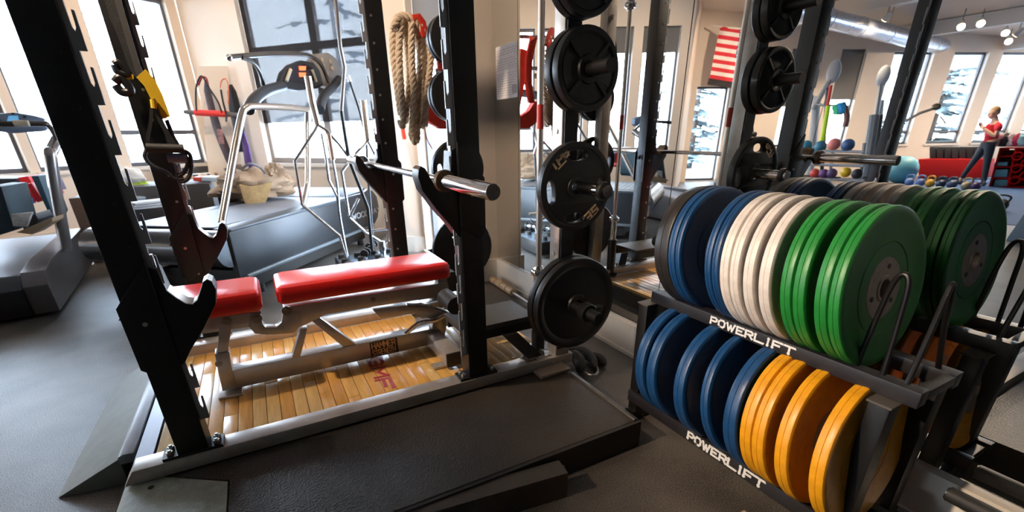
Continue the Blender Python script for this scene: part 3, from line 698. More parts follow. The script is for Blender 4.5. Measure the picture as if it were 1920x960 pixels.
# ------------------------------------------------------------------ black plates on the storage horns
def grip_plate(c, r, wd, label, marks=True, out=-1, style='grip'):
    t = thing('weight_plate', label, 'weight plate', (c[0], c[1], c[2]-r), 'black plates on the storage horns')
    q = y_frame(c) if out < 0 else frame_matrix(c, (-1, 0, 0), (0, 0, 1), (0, 1, 0))
    n = 96
    if style == 'grip':                         # disc with three handle holes
        bm = bmesh.new(); outer = [Vector((r*math.cos(2*math.pi*i/n), r*math.sin(2*math.pi*i/n), 0)) for i in range(n)]
        me = bpy.data.curves.new('plate_outline', 'CURVE'); me.dimensions = '2D'; me.fill_mode = 'BOTH'; me.extrude = wd/2-.004; me.bevel_depth = .004; me.bevel_resolution = 2
        def sp(pts):
            s_ = me.splines.new('POLY'); s_.points.add(len(pts)-1); s_.use_cyclic_u = True
            for a, b in zip(s_.points, pts): a.co = (b[0], b[1], 0, 1)
        sp([(p.x*.985, p.y*.985) for p in outer])
        sp([(.026*math.cos(2*math.pi*i/24), .026*math.sin(2*math.pi*i/24)) for i in range(24)])
        for an in (90, 186, 270, 354):
            for dummy in (0,):
                an2 = R(an); ca, sa = math.cos(an2), math.sin(an2); hp = []
                for i in range(28):
                    th = 2*math.pi*i/28; u = r*.71+r*.14*math.copysign(abs(math.cos(th))**.8, math.cos(th)); v_ = r*.29*math.copysign(abs(math.sin(th))**.7, math.sin(th))
                    hp.append((u*ca-v_*sa, u*sa+v_*ca))
                sp(hp)
        bm.free()
        tmp = bpy.data.objects.new('tmp', me); C.objects.link(tmp)
        dg = bpy.context.evaluated_depsgraph_get(); ms = bpy.data.meshes.new_from_object(tmp.evaluated_get(dg)); bpy.data.objects.remove(tmp)
        bm2 = bmesh.new(); bm2.from_mesh(ms); mb = MB(); mb.bm.free(); mb.bm = bm2
        for v in bm2.verts: v.co = q @ Vector((v.co.x, v.co.y, v.co.z-wd/2))
        disc = mb.build('plate_disc', M_rubber, t)
        mb = MB(); mb.lathe([(.0255, -wd), (.0255, .001), (.028, .004), (.045, .004), (.048, -.002), (.048, -wd)], q, 40); mb.build('hub', M_rubber, t)
        mb = MB(); mb.lathe([(r*.985, -.010), (r+.001, -.006), (r+.001, .002), (r-.006, .004), (r-.018, .003), (r-.022, -.001)], q, n); mb.build('outer_lip', M_rubber, t)
        if marks:
            X_ = q.to_3x3() @ Vector((1, 0, 0)); Y_ = q.to_3x3() @ Vector((0, 1, 0))
            a1_ = R(130); cx_ = Vector((math.cos(a1_), math.sin(a1_), 0)); tx = Vector((math.sin(a1_), -math.cos(a1_), 0))
            o1 = q @ (cx_*r*.74-tx*.043+Vector((0, 0, .0006)))
            lettering('gold_emblem', 'IPB', o1, q.to_3x3() @ tx, q.to_3x3() @ cx_, .030, .026, .008, .010, M_gold, t)
            o1 = q @ (cx_*r*.66+Vector((0, 0, .0006)))
            mb = MB(); mb.prism([o1-q.to_3x3() @ (tx*.025), o1+q.to_3x3() @ (tx*.025), o1+q.to_3x3() @ (tx*.025+cx_*.006), o1-q.to_3x3() @ (tx*.025-cx_*.006)], (q.to_3x3() @ Vector((0, 0, 1)))*.001); mb.build('gold_line', M_gold, t)
            a2_ = R(-52); cx_ = Vector((math.cos(a2_), math.sin(a2_), 0)); tx = Vector((-math.sin(a2_), math.cos(a2_), 0))
            o2 = q @ (cx_*r*.90-tx*.036+Vector((0, 0, .0006)))
            lettering('gold_number', '35', o2, q.to_3x3() @ tx, q.to_3x3() @ (-cx_), .034, .026, .014, .009, M_gold, t)
    else:                                      # cast plate with deep face, four ribs
        prof = [(.0255, -wd), (.0255, .004), (.030, .006), (.048, .006), (.052, -.004), (r*.80, -.010), (r*.86, -.002), (r*.95, 0), (r*.985, -.002), (r, -.010), (r, -wd+.006), (r*.97, -wd), (.0255, -wd)]
        mb = MB(); mb.lathe(prof, q, n); mb.build('plate_disc', M_rubber, t)
        if style == 'ribs':
            for k in range(4):
                an = R(45+90*k); d = Vector((math.cos(an), math.sin(an), 0)); p = Vector((-d.y, d.x, 0))*.006
                poly = [q @ (d*.045-p+Vector((0, 0, -.010))), q @ (d*.045+p+Vector((0, 0, -.010))), q @ (d*r*.86+p+Vector((0, 0, -.010))), q @ (d*r*.86-p+Vector((0, 0, -.010)))]
                mb = MB(); mb.prism(poly, (q.to_3x3() @ Vector((0, 0, 1)))*.012); mb.build('rib', M_rubber, t, bev=.002)
            for sg in (-1, 1):                # raised grip pockets left and right
                mb = MB(); pp = []
                for i in range(17):
                    th = R(-30+60*i/16)+(math.pi if sg < 0 else 0); pp.append((math.cos(th)*r*.80, math.sin(th)*r*.80))
                for i in range(17):
                    th = R(30-60*i/16)+(math.pi if sg < 0 else 0); pp.append((math.cos(th)*r*.52, math.sin(th)*r*.52))
                mb.prism([q @ Vector((a, b, -.0095)) for a, b in pp], (q.to_3x3() @ Vector((0, 0, 1)))*.003); mb.build('grip_recess', M_rubber_dull, t)
    return t
HX = 1.195
grip_plate((HX, 1.655, 1.735), .132, .04, 'small black plate at the top horn, rear one', style='ribs')
grip_plate((HX, 1.61, 1.735), .132, .04, 'small black plate at the top of the picture, front one', style='ribs')
grip_plate((HX, 1.635, 1.434), .148, .042, 'rear black ribbed plate behind its twin on the upper horn', style='ribs')
grip_plate((HX, 1.587, 1.434), .145, .040, 'black ribbed plate facing the camera on the upper horn', style='ribs')
grip_plate((1.182, 1.617, 1.003), .178, .034, 'black four-hole plate with gold number 35')
grip_plate((1.215, 1.665, .470), .225, .042, 'rear large black plate on the lowest horn', style='flat')
grip_plate((1.215, 1.620, .470), .222, .040, 'front large black plate on the lowest horn, with a clamp on its horn', style='flat')
for (dy, z, r, s, lb) in [(.05, 1.735, .132, 'ribs', 'inner small black plate behind the rope, top horn of the far post'), (.10, 1.735, .132, 'ribs', 'outer small black plate behind the rope, top horn of the far post'),
                         (.06, 1.434, .148, 'ribs', 'inner black plate beside the rope, second horn of the far post'), (.11, 1.434, .148, 'ribs', 'outer black plate beside the rope, second horn of the far post'),
                         (.05, 1.003, .178, 'grip', 'black four-hole plate on the far post, behind the barbell sleeve'),
                         (.05, .470, .222, 'flat', 'large black plate low on the far post, behind the near upright')]:
    grip_plate((HX, 2.935+dy, z), r, .040, lb, out=1, style=s, marks=False)
# spring clamp on the lowest horn
cl = thing('barbell_clamp', 'black plastic clamp on the lowest storage horn', 'clamp', (1.205, 1.5, .45), 'clamps')
mb = MB(); q = y_frame((1.195, 1.50, .47)); mb.lathe([(.026, -.04), (.042, -.04), (.044, -.036), (.044, .0), (.040, .004), (.026, .004)], q, 24); mb.build('clamp_ring', M_rubber, cl)
mb = MB(); mb.box((1.235, 1.50, .40), (1.262, 1.53, .445), bev=.005); mb.box((1.225, 1.49, .475), (1.265, 1.525, .495), bev=.005); mb.build('clamp_lever', M_rubber, cl)
cl2 = thing('barbell_clamp', 'black clamp hanging over the end of the middle horn', 'clamp', (1.2, 1.47, .95), 'clamps')
mb = MB(); q = y_frame((1.195, 1.445, 1.003)); mb.lathe([(.025, -.02), (.034, -.02), (.036, -.01), (.034, 0), (.0, .001)], q, 24); mb.build('clamp_ring', M_rubber, cl2)

# ================================================================== THE BENCH
YB = 2.22
bench = thing('weight_bench', 'adjustable weight bench with red vinyl pads and silver frame inside the rack', 'bench', (.2, 2.27, PT))
def bp_(px, py, Y=YB): return at(px, py, Y=Y)
def pad(name, x0, x1, y0, y1, z0, z1, r=.028):
    mb = MB(); rings = []
    for z, ins in ((z0, .006), (z0+.012, .0), (z1-.022, .0), (z1-.007, .007), (z1, .022)):
        ring = []; X0, X1, Y0, Y1 = x0+ins, x1-ins, y0+ins, y1-ins; rr = r
        for cx_, cy_, a0 in ((X1-rr, Y1-rr, 0), (X0+rr, Y1-rr, 90), (X0+rr, Y0+rr, 180), (X1-rr, Y0+rr, 270)):
            for k in range(7): a = R(a0+15*k); ring.append((cx_+rr*math.cos(a), cy_+rr*math.sin(a), z))
        rings.append(ring)
    mb.loft(rings); mb.build(name, M_red, bench)
pad('back_pad', -.022, .790, 2.13, 2.42, .535, .615); pad('seat_pad', -.50, -.082, 2.13, 2.42, .525, .612)
def plate(name, pts, dep=.06, m=M_bench, Y=YB, bev=.0035):
    mb = MB(); mb.prism([bp_(a, b, Y) for a, b in pts], (0, dep, 0)); return mb.build(name, m, bench, bev=bev)
# base beam
zb0, zb1 = .142, .236
mb = MB(); mb.box((-.285, YB, zb0), (.70, YB+.075, zb1), bev=.004); beam = mb.build('base_beam', M_bench, bench)
mb = MB(); mb.box((.348, YB-.0015, zb0+.004), (.492, YB, zb1-.006)); np_ = mb.build('name_plate', M_rubber, beam)
lettering('gold_lettering', 'HAMMER', (.358, YB-.0016, .192), (1, 0, 0), (0, 0, 1), .032, .0165, .0045, .0045, mat('orange_print', (.90, .52, .24), .5), beam, rise=.0006)
lettering('gold_lettering', 'STRENGTH', (.358, YB-.0016, .152), (1, 0, 0), (0, 0, 1), .030, .0118, .0036, .0036, mat('orange_print', (.90, .52, .24), .5), beam, rise=.0006)
# front leg with foot
plate('front_leg', [(411, 608), (436, 608), (430, 640), (428, 668), (406, 668), (409, 640)], .07, Y=YB-.005)
plate('lower_leg', [(402, 664), (430, 660), (442, 728), (417, 734)], .07, Y=YB-.012)
mb = MB(); mb.box((-.345, YB-.05, PT), (-.25, YB+.13, PT+.014), bev=.004); mb.build('leg_foot', M_bench, bench)
# seat frame, hinge bracket, back frame
plate('seat_frame', [(330, 606), (400, 596), (490, 583), (490, 606), (474, 612), (330, 634)], .07)
plate('hinge_bracket', [(470, 588), (489, 588), (492, 606), (498, 614), (518, 614), (528, 604), (531, 585), (562, 585), (566, 608), (552, 625), (500, 628), (478, 626), (466, 612)], .05, Y=YB-.004)
plate('back_frame', [(531, 577), (838, 530), (836, 556), (760, 566), (610, 590), (588, 602), (560, 615), (535, 600)], .07)
plate('front_strut', [(563, 618), (577, 616), (563, 670), (547, 672)], .05)
plate('middle_strut', [(582, 600), (600, 596), (667, 646), (643, 650)], .05)
mb = MB(); mb.prism([bp_(700, 582), bp_(790, 568), bp_(842, 588), bp_(832, 640), bp_(806, 655), bp_(812, 600), bp_(780, 588), bp_(712, 596)], (0, .06, 0)); mb.build('rear_link', M_bench, bench, bev=.003)
for (a, b) in (((760, 566), (836, 548)),): pass
mb = MB(); mb.tube(smooth_path([bp_(762, 572, YB-.03), bp_(800, 574, YB-.03), bp_(832, 583, YB-.03), bp_(846, 592, YB-.03)]), .011, 10); mb.build('adjuster_arm', M_chrome, bench)
mb = MB(); mb.tube(smooth_path([bp_(760, 626, YB-.02), bp_(786, 606, YB-.02), bp_(815, 601, YB-.02), bp_(832, 592, YB-.02)]), .012, 10); mb.build('adjuster_arm', M_chrome, bench)
mb = MB(); mb.box((.655, 1.93, zb0), (.735, 2.44, .215), bev=.004); cmb = mb.build('rear_cross_member', M_bench, bench)
mb = MB(); mb.box((.657, 1.922, zb0+.002), (.733, 1.932, .213), bev=.002); mb.build('black_end_cap', M_rubber_dull, cmb)
mb = MB(); mb.box((.60, 1.955, PT+.001), (.66, 2.01, PT+.014), bev=.002); mb.cyl((.628, 1.983, PT+.014), (.628, 1.983, PT+.016), .008, 12); mb.build('transport_tab', M_bench, cmb)
for (px, py, r_) in ((425, 602, .018), (481, 597, .023), (538, 583, .022), (412, 682, .018), (700, 562, .012)):
    p = bp_(px, py, YB-.008)
    mb = MB(); mb.cyl(p+Vector((0, .006, 0)), p, r_, 20); mb.cyl(p, p+Vector((0, -.008, 0)), r_*.62, 6); mb.build('pivot_bolt', mat('dull_bolt', (.30, .25, .20), .4, metal=.7), bench)
for y in (2.06, 2.48):
    p = bp_(836, 566, y-.0); mb = MB(); mb.cyl((p.x+.02, y-.09, .44), (p.x+.02, y+.06, .44), .045, 20); mb.build('foam_roller', M_rubber_dull, bench)
mb = MB(); mb.cyl((.79, 1.98, .44), (.79, 2.53, .44), .012, 12); mb.prism([(.74, YB+.02, .52), (.80, YB+.02, .52), (.81, YB+.02, .43), (.77, YB+.02, .43)], (0, .05, 0)); mb.build('roller_bracket', M_bench, bench)

# ================================================================== TREADMILLS
M_tm = mat('charcoal_plastic', (.018, .021, .024), .38, var=.3, vscale=4)
M_tmlid = mat('slate_shroud', (.045, .056, .066), .42, var=.2, vscale=6)
M_belt = mat('slatted_belt_rubber', (.23, .24, .26), .5, bump=.2, bscale=100)
M_tube = mat('brushed_tube', (.42, .38, .34), .25, metal=.85)
aT = R(51); tA = Vector((math.cos(aT), math.sin(aT), 0)); tB = Vector((-math.sin(aT), math.cos(aT), 0))
T0 = Vector((-.24, 3.96, 0)); ZD = .58
tm = thing('treadmill', 'big charcoal treadmill with silver handrails behind the power rack', 'treadmill', T0)
def TP(a, b, z): return T0+tA*a+tB*b+Vector((0, 0, z))
def tmx(px, py, b=0): q = atp(px, py, T0+tB*b, aT); return q
WT = 1.0; LT = 2.42
def tprism(name, prof, b0, b1, m, par=tm, bev=.01):
    mb = MB(); mb.prism([TP(a, b0, z) for a, z in prof], tB*(b1-b0)); return mb.build(name, m, par, bev=bev)
tprism('side_panel', [(-.02, .22), (-.02, .56), (.02, .585), (2.06, .60), (2.18, .63), (2.30, .60), (2.39, .52), (2.41, .40), (2.35, .28), (2.25, .22)], 0, .05, M_tm)
tprism('side_panel', [(-.02, .22), (-.02, .56), (.02, .585), (2.06, .60), (2.18, .63), (2.30, .60), (2.39, .52), (2.41, .40), (2.35, .28), (2.25, .22)], WT-.05, WT, M_tm)
tprism('shroud', [(.0, .565), (.0, .588), (1.0, .598), (1.72, .60), (1.72, .57)], -.006, .15, M_tmlid)
tprism('shroud', [(.0, .565), (.0, .588), (1.0, .598), (1.72, .60), (1.72, .57)], WT-.15, WT+.006, M_tmlid)
tprism('motor_hood', [(1.72, .40), (1.72, .60), (2.06, .615), (2.18, .645), (2.30, .61), (2.39, .53), (2.40, .40)], .05, WT-.05, M_tm)
tprism('lower_rim', [(.05, .195), (.05, .225), (2.2, .225), (2.2, .195)], -.015, .03, mat('grey_rim', (.12, .14, .15), .35))
tprism('chassis', [(.15, .06), (.15, .22), (2.15, .22), (2.15, .06)], .10, WT-.10, M_rubber_dull)
for i in range(28):
    a = .02+i*.0605
    mb = MB(); mb.prism([TP(a, .15, .585), TP(a+.056, .15, .585), TP(a+.056, .15, .594), TP(a, .15, .594)], tB*(WT-.30)); mb.build('belt_slat', M_belt, tm)
mb = MB(); mb.cyl(TP(-.03, .02, .445), TP(-.03, WT+.22, .445), .135, 36); mb.build('rear_roller_cover', mat('glossy_charcoal', (.035, .038, .042), .25), tm)
for (a, b) in ((.3, .12), (.3, WT-.12), (2.05, .12), (2.05, WT-.12)):
    mb = MB(); mb.cyl(TP(a, b, 0), TP(a, b, .07), .035, 12); mb.build('levelling_foot', M_rubber_dull, tm)
# lettering on the shroud end
q0 = tmx(661, 412); q1 = tmx(713, 396)
qz = tmx(661, 403)
lettering('white_lettering', 'WOODWAY', q0-tB*.004, (q1-q0), (0, 0, 1), max(.03, (qz-q0).length), (q1-q0).length/7*.78, (q1-q0).length/7*.24, .009, mat('pale_grey_print', (.55, .56, .57), .5), tm, rise=.003)
# handrails
def rail(b, name='handrail'):
    k = lambda px, py: tmx(px, py, 0)+tB*b
    mb = MB(); mb.tube(smooth_path([k(431, 418), k(452, 300), k(468, 218), k(476, 203), k(492, 199), k(560, 202), k(592, 206)], 5), .026, 16); mb.build(name, M_tube, tm)
    mb = MB(); mb.tube(smooth_path([k(590, 206), k(590, 330), k(588, 352), k(581, 384)], 5), .026, 16); mb.build('rail_post', M_tube, tm)
rail(.07)
kk = lambda px, py, b=.07: tmx(px, py, 0)+tB*b
kc = lambda px, py, b=.45: tmx(px, py, 0) if b == 0 else atp(px, py, T0+tB*b, aT)
mb = MB(); mb.tube(smooth_path([kc(466, 205, .1), kc(478, 186, .2), kc(500, 170, .35), kc(530, 161, .45)], 6), .045, 14); cons = mb.build('console_arch', M_tm, tm)
mb = MB(); mb.tube(smooth_path([kc(636, 148, .45), kc(622, 165, .45), kc(606, 182, .3), kc(600, 206, .1)], 6), .045, 14); mb.build('console_arm', M_tm, cons)
mb = MB(); mb.prism([kc(a, b) for a, b in [(522, 164), (530, 136), (544, 122), (566, 113), (588, 117), (600, 132), (607, 160), (596, 166), (560, 170)]], tA.cross(Vector((0, 0, 1)))*-.05); mb.build('console_panel', M_tm, cons, bev=.01)
mb = MB(); mb.prism([kc(a, b, .52) for a, b in [(586, 112), (596, 101), (616, 99), (632, 110), (640, 130), (637, 152), (622, 168), (604, 160)]], tA.cross(Vector((0, 0, 1)))*-.08); mb.build('console_panel', mat('silver_console', (.36, .33, .30), .4, metal=.3), cons, bev=.012)
mb = MB(); mb.prism([kc(a, b, .44) for a, b in [(540, 150), (544, 128), (566, 119), (586, 125), (592, 148), (570, 156)]], tA.cross(Vector((0, 0, 1)))*-.012); mb.build('display_screen', mat('dark_screen', (.02, .02, .03), .15), cons)
for y_ in (124, 136):
    mb = MB(); mb.prism([kc(561, y_, .43), kc(574, y_, .43), kc(573, y_+8, .43), kc(562, y_+8, .43)], tA.cross(Vector((0, 0, 1)))*-.006); mb.build('lit_readout', mat('red_readout', (1, .16, .05), emit=1.6), cons)
for (a, b) in ((541, 142), (589, 143)):
    mb = MB(); mb.tube([kc(a-4 if a < 560 else a+4, b+10, .43), kc(a+4 if a < 560 else a-4, b-12, .43)], .016, 10); mb.build('side_grip', mat('beige_button', (.6, .5, .35), .5), cons)
for (a, b) in ((603, 112), (618, 115), (606, 124), (622, 128), (612, 138)):
    mb = MB(); p_ = kc(a, b, .51); mb.cyl(p_, p_+tA.cross(Vector((0, 0, 1)))*.012, .022, 12); mb.build('button', mat('beige_button', (.6, .5, .35), .5), cons)
M_bc = mat('black_chrome', (.08, .07, .06), .2, metal=.7)
mb = MB(); mb.tube(smooth_path([kc(430, 108, .1), kc(470, 104, .2), kc(520, 101, .3), kc(562, 101, .35), kc(586, 107, .35), kc(604, 124, .35), kc(616, 154, .4)], 6), .021, 14); mb.build('grab_bar', M_bc, tm)
mb = MB(); mb.tube(smooth_path([kc(452, 107, .14), kc(474, 117, .2), kc(487, 135, .3), kc(494, 160, .4)], 6), .018, 12); mb.build('grab_bar', M_bc, tm)
mb = MB(); mb.sphere(kc(430, 108, .1), .024, 12); mb.build('bar_tip', M_chrome, tm)

# left treadmill, turned to the window
p0 = at(150, 478, Z=.34); p1 = at(60, 492, Z=.34)
tm2 = thing('treadmill', 'dark treadmill at the left edge with a silver upright and blue console', 'treadmill', (-1.9, 4.5, 0))
ua = Vector((-.78, -.62, 0)).normalized()*-1   # along the deck, towards the window
Rk = Vector((-1.50, 4.52, 0)); t2a = Vector((-.10, 1, 0)).normalized(); t2b = Vector((-1, -.10, 0)).normalized()
def T2(a, b, z): return Rk+t2a*a+t2b*b+Vector((0, 0, z))
def p2(name, prof, b0, b1, m, bev=.008, par=tm2):
    mb = MB(); mb.prism([T2(a, b0, z) for a, z in prof], t2b*(b1-b0)); return mb.build(name, m, par, bev=bev)
p2('deck', [(0, .12), (0, .30), (1.7, .34), (1.7, .12)], .12, .80, M_belt)
p2('side_step', [(-.10, .03), (-.10, .24), (-.02, .33), (.25, .36), (1.75, .37), (1.75, .03)], 0, .14, mat('taupe_shroud', (.16, .15, .15), .32, metal=.4))
p2('side_step', [(-.10, .03), (-.10, .24), (-.02, .33), (.25, .36), (1.75, .37), (1.75, .03)], .78, .92, mat('taupe_shroud', (.16, .15, .15), .32, metal=.4))
p2('end_cover', [(-.12, .03), (-.12, .23), (-.04, .31), (0, .32), (0, .03)], .14, .78, M_tm)
p2('chassis', [(.05, .0), (.05, .12), (1.7, .12), (1.7, .0)], .1, .85, M_rubber_dull)
q = at(122, 465, Z=.36)
up_ = [at(124, 466, Y=q.y), at(108, 380, Y=q.y), at(95, 295, Y=q.y), at(97, 283, Y=q.y+.05), at(108, 262, Y=q.y+.2)]
mb = MB(); mb.tube(smooth_path(up_, 5), .042, 16); mb.build('upright_post', mat('silver_upright', (.34, .32, .31), .25, metal=.8), tm2)
mb = MB(); mb.tube(smooth_path([at(108, 262, Y=q.y+.2), at(92, 236, Y=q.y), at(72, 232, Y=q.y-.05), at(0, 233, Y=q.y-.1), at(-60, 236, Y=q.y-.1)], 5), .02, 12); mb.build('grab_bar', mat('black_chrome', (.08, .07, .06), .2, metal=.7), tm2)
mb = MB(); mb.tube([at(26, 231, Y=q.y-.1), at(54, 231, Y=q.y-.1)], .022, 12); mb.build('beige_grip', mat('beige_button', (.6, .5, .35), .5), tm2)
yy = q.y+.25
mb = MB(); mb.prism([at(a, b, Y=yy) for a, b in [(-50, 240), (-50, 222), (-10, 213), (30, 211), (60, 216), (82, 222), (88, 240), (80, 246), (20, 250)]], (0, .08, 0)); cn2 = mb.build('console', mat('blue_grey_console', (.20, .25, .33), .35), tm2, bev=.01)
mb = MB(); mb.prism([at(a, b, Y=yy-.004) for a, b in [(12, 230), (16, 217), (33, 217), (36, 230)]], (0, .004, 0)); mb.build('display_screen', mat('blue_screen', (.15, .45, .75), emit=.5), cn2)
mb = MB()
for (a, b) in ((-6, 219), (24, 213), (46, 219), (-2, 226), (48, 226)): mb.prism([at(a-3, b-1.5, Y=yy-.006), at(a+3, b-1.5, Y=yy-.006), at(a+3, b+1.5, Y=yy-.006), at(a-3, b+1.5, Y=yy-.006)], (0, .004, 0))
mb.build('button_row', M_tm, cn2)

# canvas bag on the treadmill, folded towels
bagc = at(480, 372, Z=.62); 
bag = thing('canvas_bag', 'crumpled tan canvas bag lying on the charcoal treadmill deck', 'bag', bagc)
def blob(c, sx, sy, sz, seed, n=40, amp=.18, cut=None):
    mb = MB(); bm = mb.bm; q = bmesh.ops.create_uvsphere(bm, u_segments=n, v_segments=n//2, radius=1)
    from mathutils import noise
    for v in q['verts']:
        d = v.co.copy(); f = 1+amp*noise.noise(d*2.2+Vector((seed, 0, 0)))+amp*.5*noise.noise(d*5+Vector((0, seed, 0)))
        z = d.z*sz*f
        v.co = Vector((c[0]+d.x*sx*f, c[1]+d.y*sy*f, c[2]+max(z, -sz*.55)))
    return mb
M_tan = mat('tan_canvas', (.44, .30, .19), .85, var=.25, vscale=10, bump=.4, bscale=60)
M_tan2 = mat('ochre_lining', (.50, .31, .13), .85, var=.3, vscale=18, bump=.4, bscale=60)
BC = bagc+Vector((.0, .10, .10))
blob(BC, .36, .26, .17, 3, amp=.35).build('bag_body', M_tan, bag)
blob(BC+Vector((-.10, .05, .13)), .13, .12, .09, 9, amp=.5).build('bag_fold', mat('grey_canvas', (.33, .26, .2), .85, bump=.4, bscale=60), bag)
blob(BC+Vector((.24, .04, .10)), .11, .10, .11, 5, amp=.5).build('bag_fold', M_tan, bag)
fl_ = [(448, 345), (470, 350), (490, 346), (512, 340), (506, 360), (497, 382), (484, 388), (463, 390), (455, 370)]
mb = MB(); mb.prism([at(a, b, Y=BC.y-.30) for a, b in fl_], (0, .03, 0)); mb.build('bag_flap', M_tan2, bag, bev=.008)
mb = MB(); mb.tube(smooth_path([BC+Vector((-.05, -.05, .2)), BC+Vector((.02, -.1, .24)), BC+Vector((.1, -.1, .2)), BC+Vector((.14, -.16, .14))]), .012, 8); mb.build('shoulder_strap', mat('patterned_strap', (.25, .25, .28), .8, var=.6, vscale=60), bag)
for i, (px, py, m_, lb) in enumerate([(286, 388, mat('folded_paper', (.62, .60, .60), .7), 'folded pale towel lying on the treadmill deck between the posts'), (245, 382, mat('blue_cloth', (.40, .52, .60), .7), 'small pale blue cloth on the treadmill deck, left of the folded towel')]):
    c0 = at(px, py, Z=.60); t = thing('towel', lb, 'towel', c0)
    for k in range(3):
        mb = MB(); M = Matrix.Translation(c0+Vector((0, 0, .022*k))) @ Matrix.Rotation(R(20+6*k), 4, 'Z'); mb.box((-.17+i*.06, -.10, .0), (.17-i*.06, .10, .018), M, bev=.006); mb.build('towel_layer', m_, t)

# ================================================================== SPECIALTY BARS IN THEIR HOLDER
YH = 4.15
hold = thing('bar_holder', 'low black tray with sockets holding silver specialty bars behind the bench', 'holder', (.8, 4.1, 0))
mb = MB(); mb.box((.50, 3.92, .04), (1.08, 4.42, .17), bev=.006); mb.build('tray_body', M_black, hold)
mb = MB(); mb.box((.51, 3.93, .17), (1.07, 4.41, .178)); mb.build('tray_top', mat('pale_blue_steel', (.30, .38, .45), .25, metal=.8), hold)
for x in (.56, .70, .85, .99):
    for y in (4.0, 4.15, 4.33):
        mb = MB(); mb.cyl((x, y, .178), (x, y, .215), .04, 16, .034); mb.build('socket', M_rubber_dull, hold)
def tubes(t, name, paths, r, m, Y=YH):
    for p in paths:
        mb = MB(); pts = [at(a, b, Y=Y) for a, b in p]; mb.tube(pts, r, 10); mb.build(name, m, t)
tb = thing('trap_bar', 'silver hexagonal trap bar standing on end, left one of the pair', 'barbell', (.56, YH, .18), 'specialty bars')
tubes(tb, 'sleeve', [[(577, 143), (585, 190), (596, 234)]], .026, mat('coppery_steel', (.55, .46, .38), .28, metal=.9))
tubes(tb, 'hex_frame', [[(596, 234), (590, 245), (553, 302), (567, 384), (637, 442), (650, 484)], [(596, 234), (612, 244), (636, 270), (655, 296)]], .0125, M_chrome)
tubes(tb, 'inner_frame', [[(603, 250), (612, 300), (617, 338), (632, 368), (640, 425), (650, 484)], [(624, 300), (632, 345), (636, 400), (645, 450), (652, 484)]], .0115, M_chrome)
tubes(tb, 'grip', [[(617, 252), (625, 300)]], .018, mat('copper_grip', (.45, .30, .22), .35, metal=.7))
tb = thing('trap_bar', 'silver hexagonal trap bar standing on end, right one next to the post', 'barbell', (.9, YH, .18), 'specialty bars')
tubes(tb, 'sleeve', [[(681, 188), (690, 264)]], .026, mat('coppery_steel', (.55, .46, .38), .28, metal=.9), Y=YH+.1)
tubes(tb, 'hex_frame', [[(690, 264), (665, 290), (641, 322), (655, 408), (686, 436), (712, 452)], [(690, 264), (708, 300)]], .0125, M_chrome, Y=YH+.1)
tubes(tb, 'cross_tube', [[(686, 433), (735, 428)], [(672, 372), (655, 408)], [(735, 440), (722, 455), (720, 478)]], .0135, M_chrome, Y=YH+.1)
tubes(tb, 'socket_tube', [[(716, 452), (718, 478)]], .028, M_chrome, Y=YH+.1)
tb = thing('curl_bar', 'long bent curl bar standing upright, grey above and black below', 'barbell', (.78, YH, .18), 'specialty bars')
tubes(tb, 'upper_bar', [[(627, -60), (629, 0), (638, 88), (646, 126), (640, 208)]], .0145, mat('grey_steel_bar', (.22, .20, .19), .3, metal=.8))
tubes(tb, 'lower_bar', [[(640, 208), (648, 260), (655, 300), (690, 390), (698, 470)]], .0155, M_rubber)
tb = thing('curl_bar', 'thin black bar with a bright tip standing behind the trap bars', 'barbell', (.9, YH+.2, .18), 'specialty bars')
tubes(tb, 'lower_bar', [[(655, 150), (672, 200), (687, 262), (690, 330), (702, 480)]], .011, M_rubber, Y=YH+.2)
tubes(tb, 'bright_tip', [[(652, 143), (656, 153)]], .016, M_chrome, Y=YH+.2)
for (px, py, lb) in ((688, 472, 'short chrome dumbbell lying on the bar holder tray, front one'), (697, 460, 'short chrome dumbbell lying on the bar holder tray, rear one')):
    c0 = at(px, py, Z=.235); t = thing('dumbbell', lb, 'dumbbell', c0, 'handles on the tray')
    dv = Vector((.5, .86, 0))*.07
    mb = MB(); mb.cyl(c0-dv, c0+dv, .022, 16); mb.build('grip_tube', M_chrome, t)
    for s in (-1, 0, 1): mb = MB(); mb.cyl(c0+dv*s-dv*.12, c0+dv*s+dv*.12, .036, 16); mb.build('rubber_ring', M_rubber, t)

# ================================================================== SUSPENSION STRAP ON THE FAR LEFT POST
YS = YF0-.03
st = thing('suspension_trainer', 'black and yellow suspension strap hanging on the far left upright', 'strap', at(300, 230, Y=YS))
M_strap = mat('black_webbing', (.018, .018, .018), .7, bump=.4, bscale=300); M_yel = mat('yellow_webbing', (.85, .55, .01), .6, bump=.3, bscale=300)
def ribbon(name, pts, wpx, m, Y=YS, dep=.006):
    P = []; Q = []
    for i, (a, b) in enumerate(pts):
        a0_, b0_ = pts[max(i-1, 0)]; a1_, b1_ = pts[min(i+1, len(pts)-1)]; d = Vector((a1_-a0_, b1_-b0_)).normalized(); n_ = Vector((-d.y, d.x))*wpx*.5
        P.append(at(a+n_.x, b+n_.y, Y=Y)); Q.append(at(a-n_.x, b-n_.y, Y=Y))
    mb = MB(); mb.loft([[p, q_, q_+Vector((0, dep, 0)), p+Vector((0, dep, 0))] for p, q_ in zip(P, Q)]); return mb.build(name, m, st)
ribbon('long_strap', [(196, -30), (215, 30), (232, 70), (250, 120), (262, 145)], 20, M_strap, dep=.02)
ribbon('long_strap', [(212, -30), (238, 60), (262, 140)], 12, mat('grey_webbing', (.07, .068, .066), .6), Y=YS-.02)
ribbon('yellow_strap', [(264, 137), (280, 155), (293, 180), (303, 207), (308, 222)], 23, M_yel, Y=YS-.02)
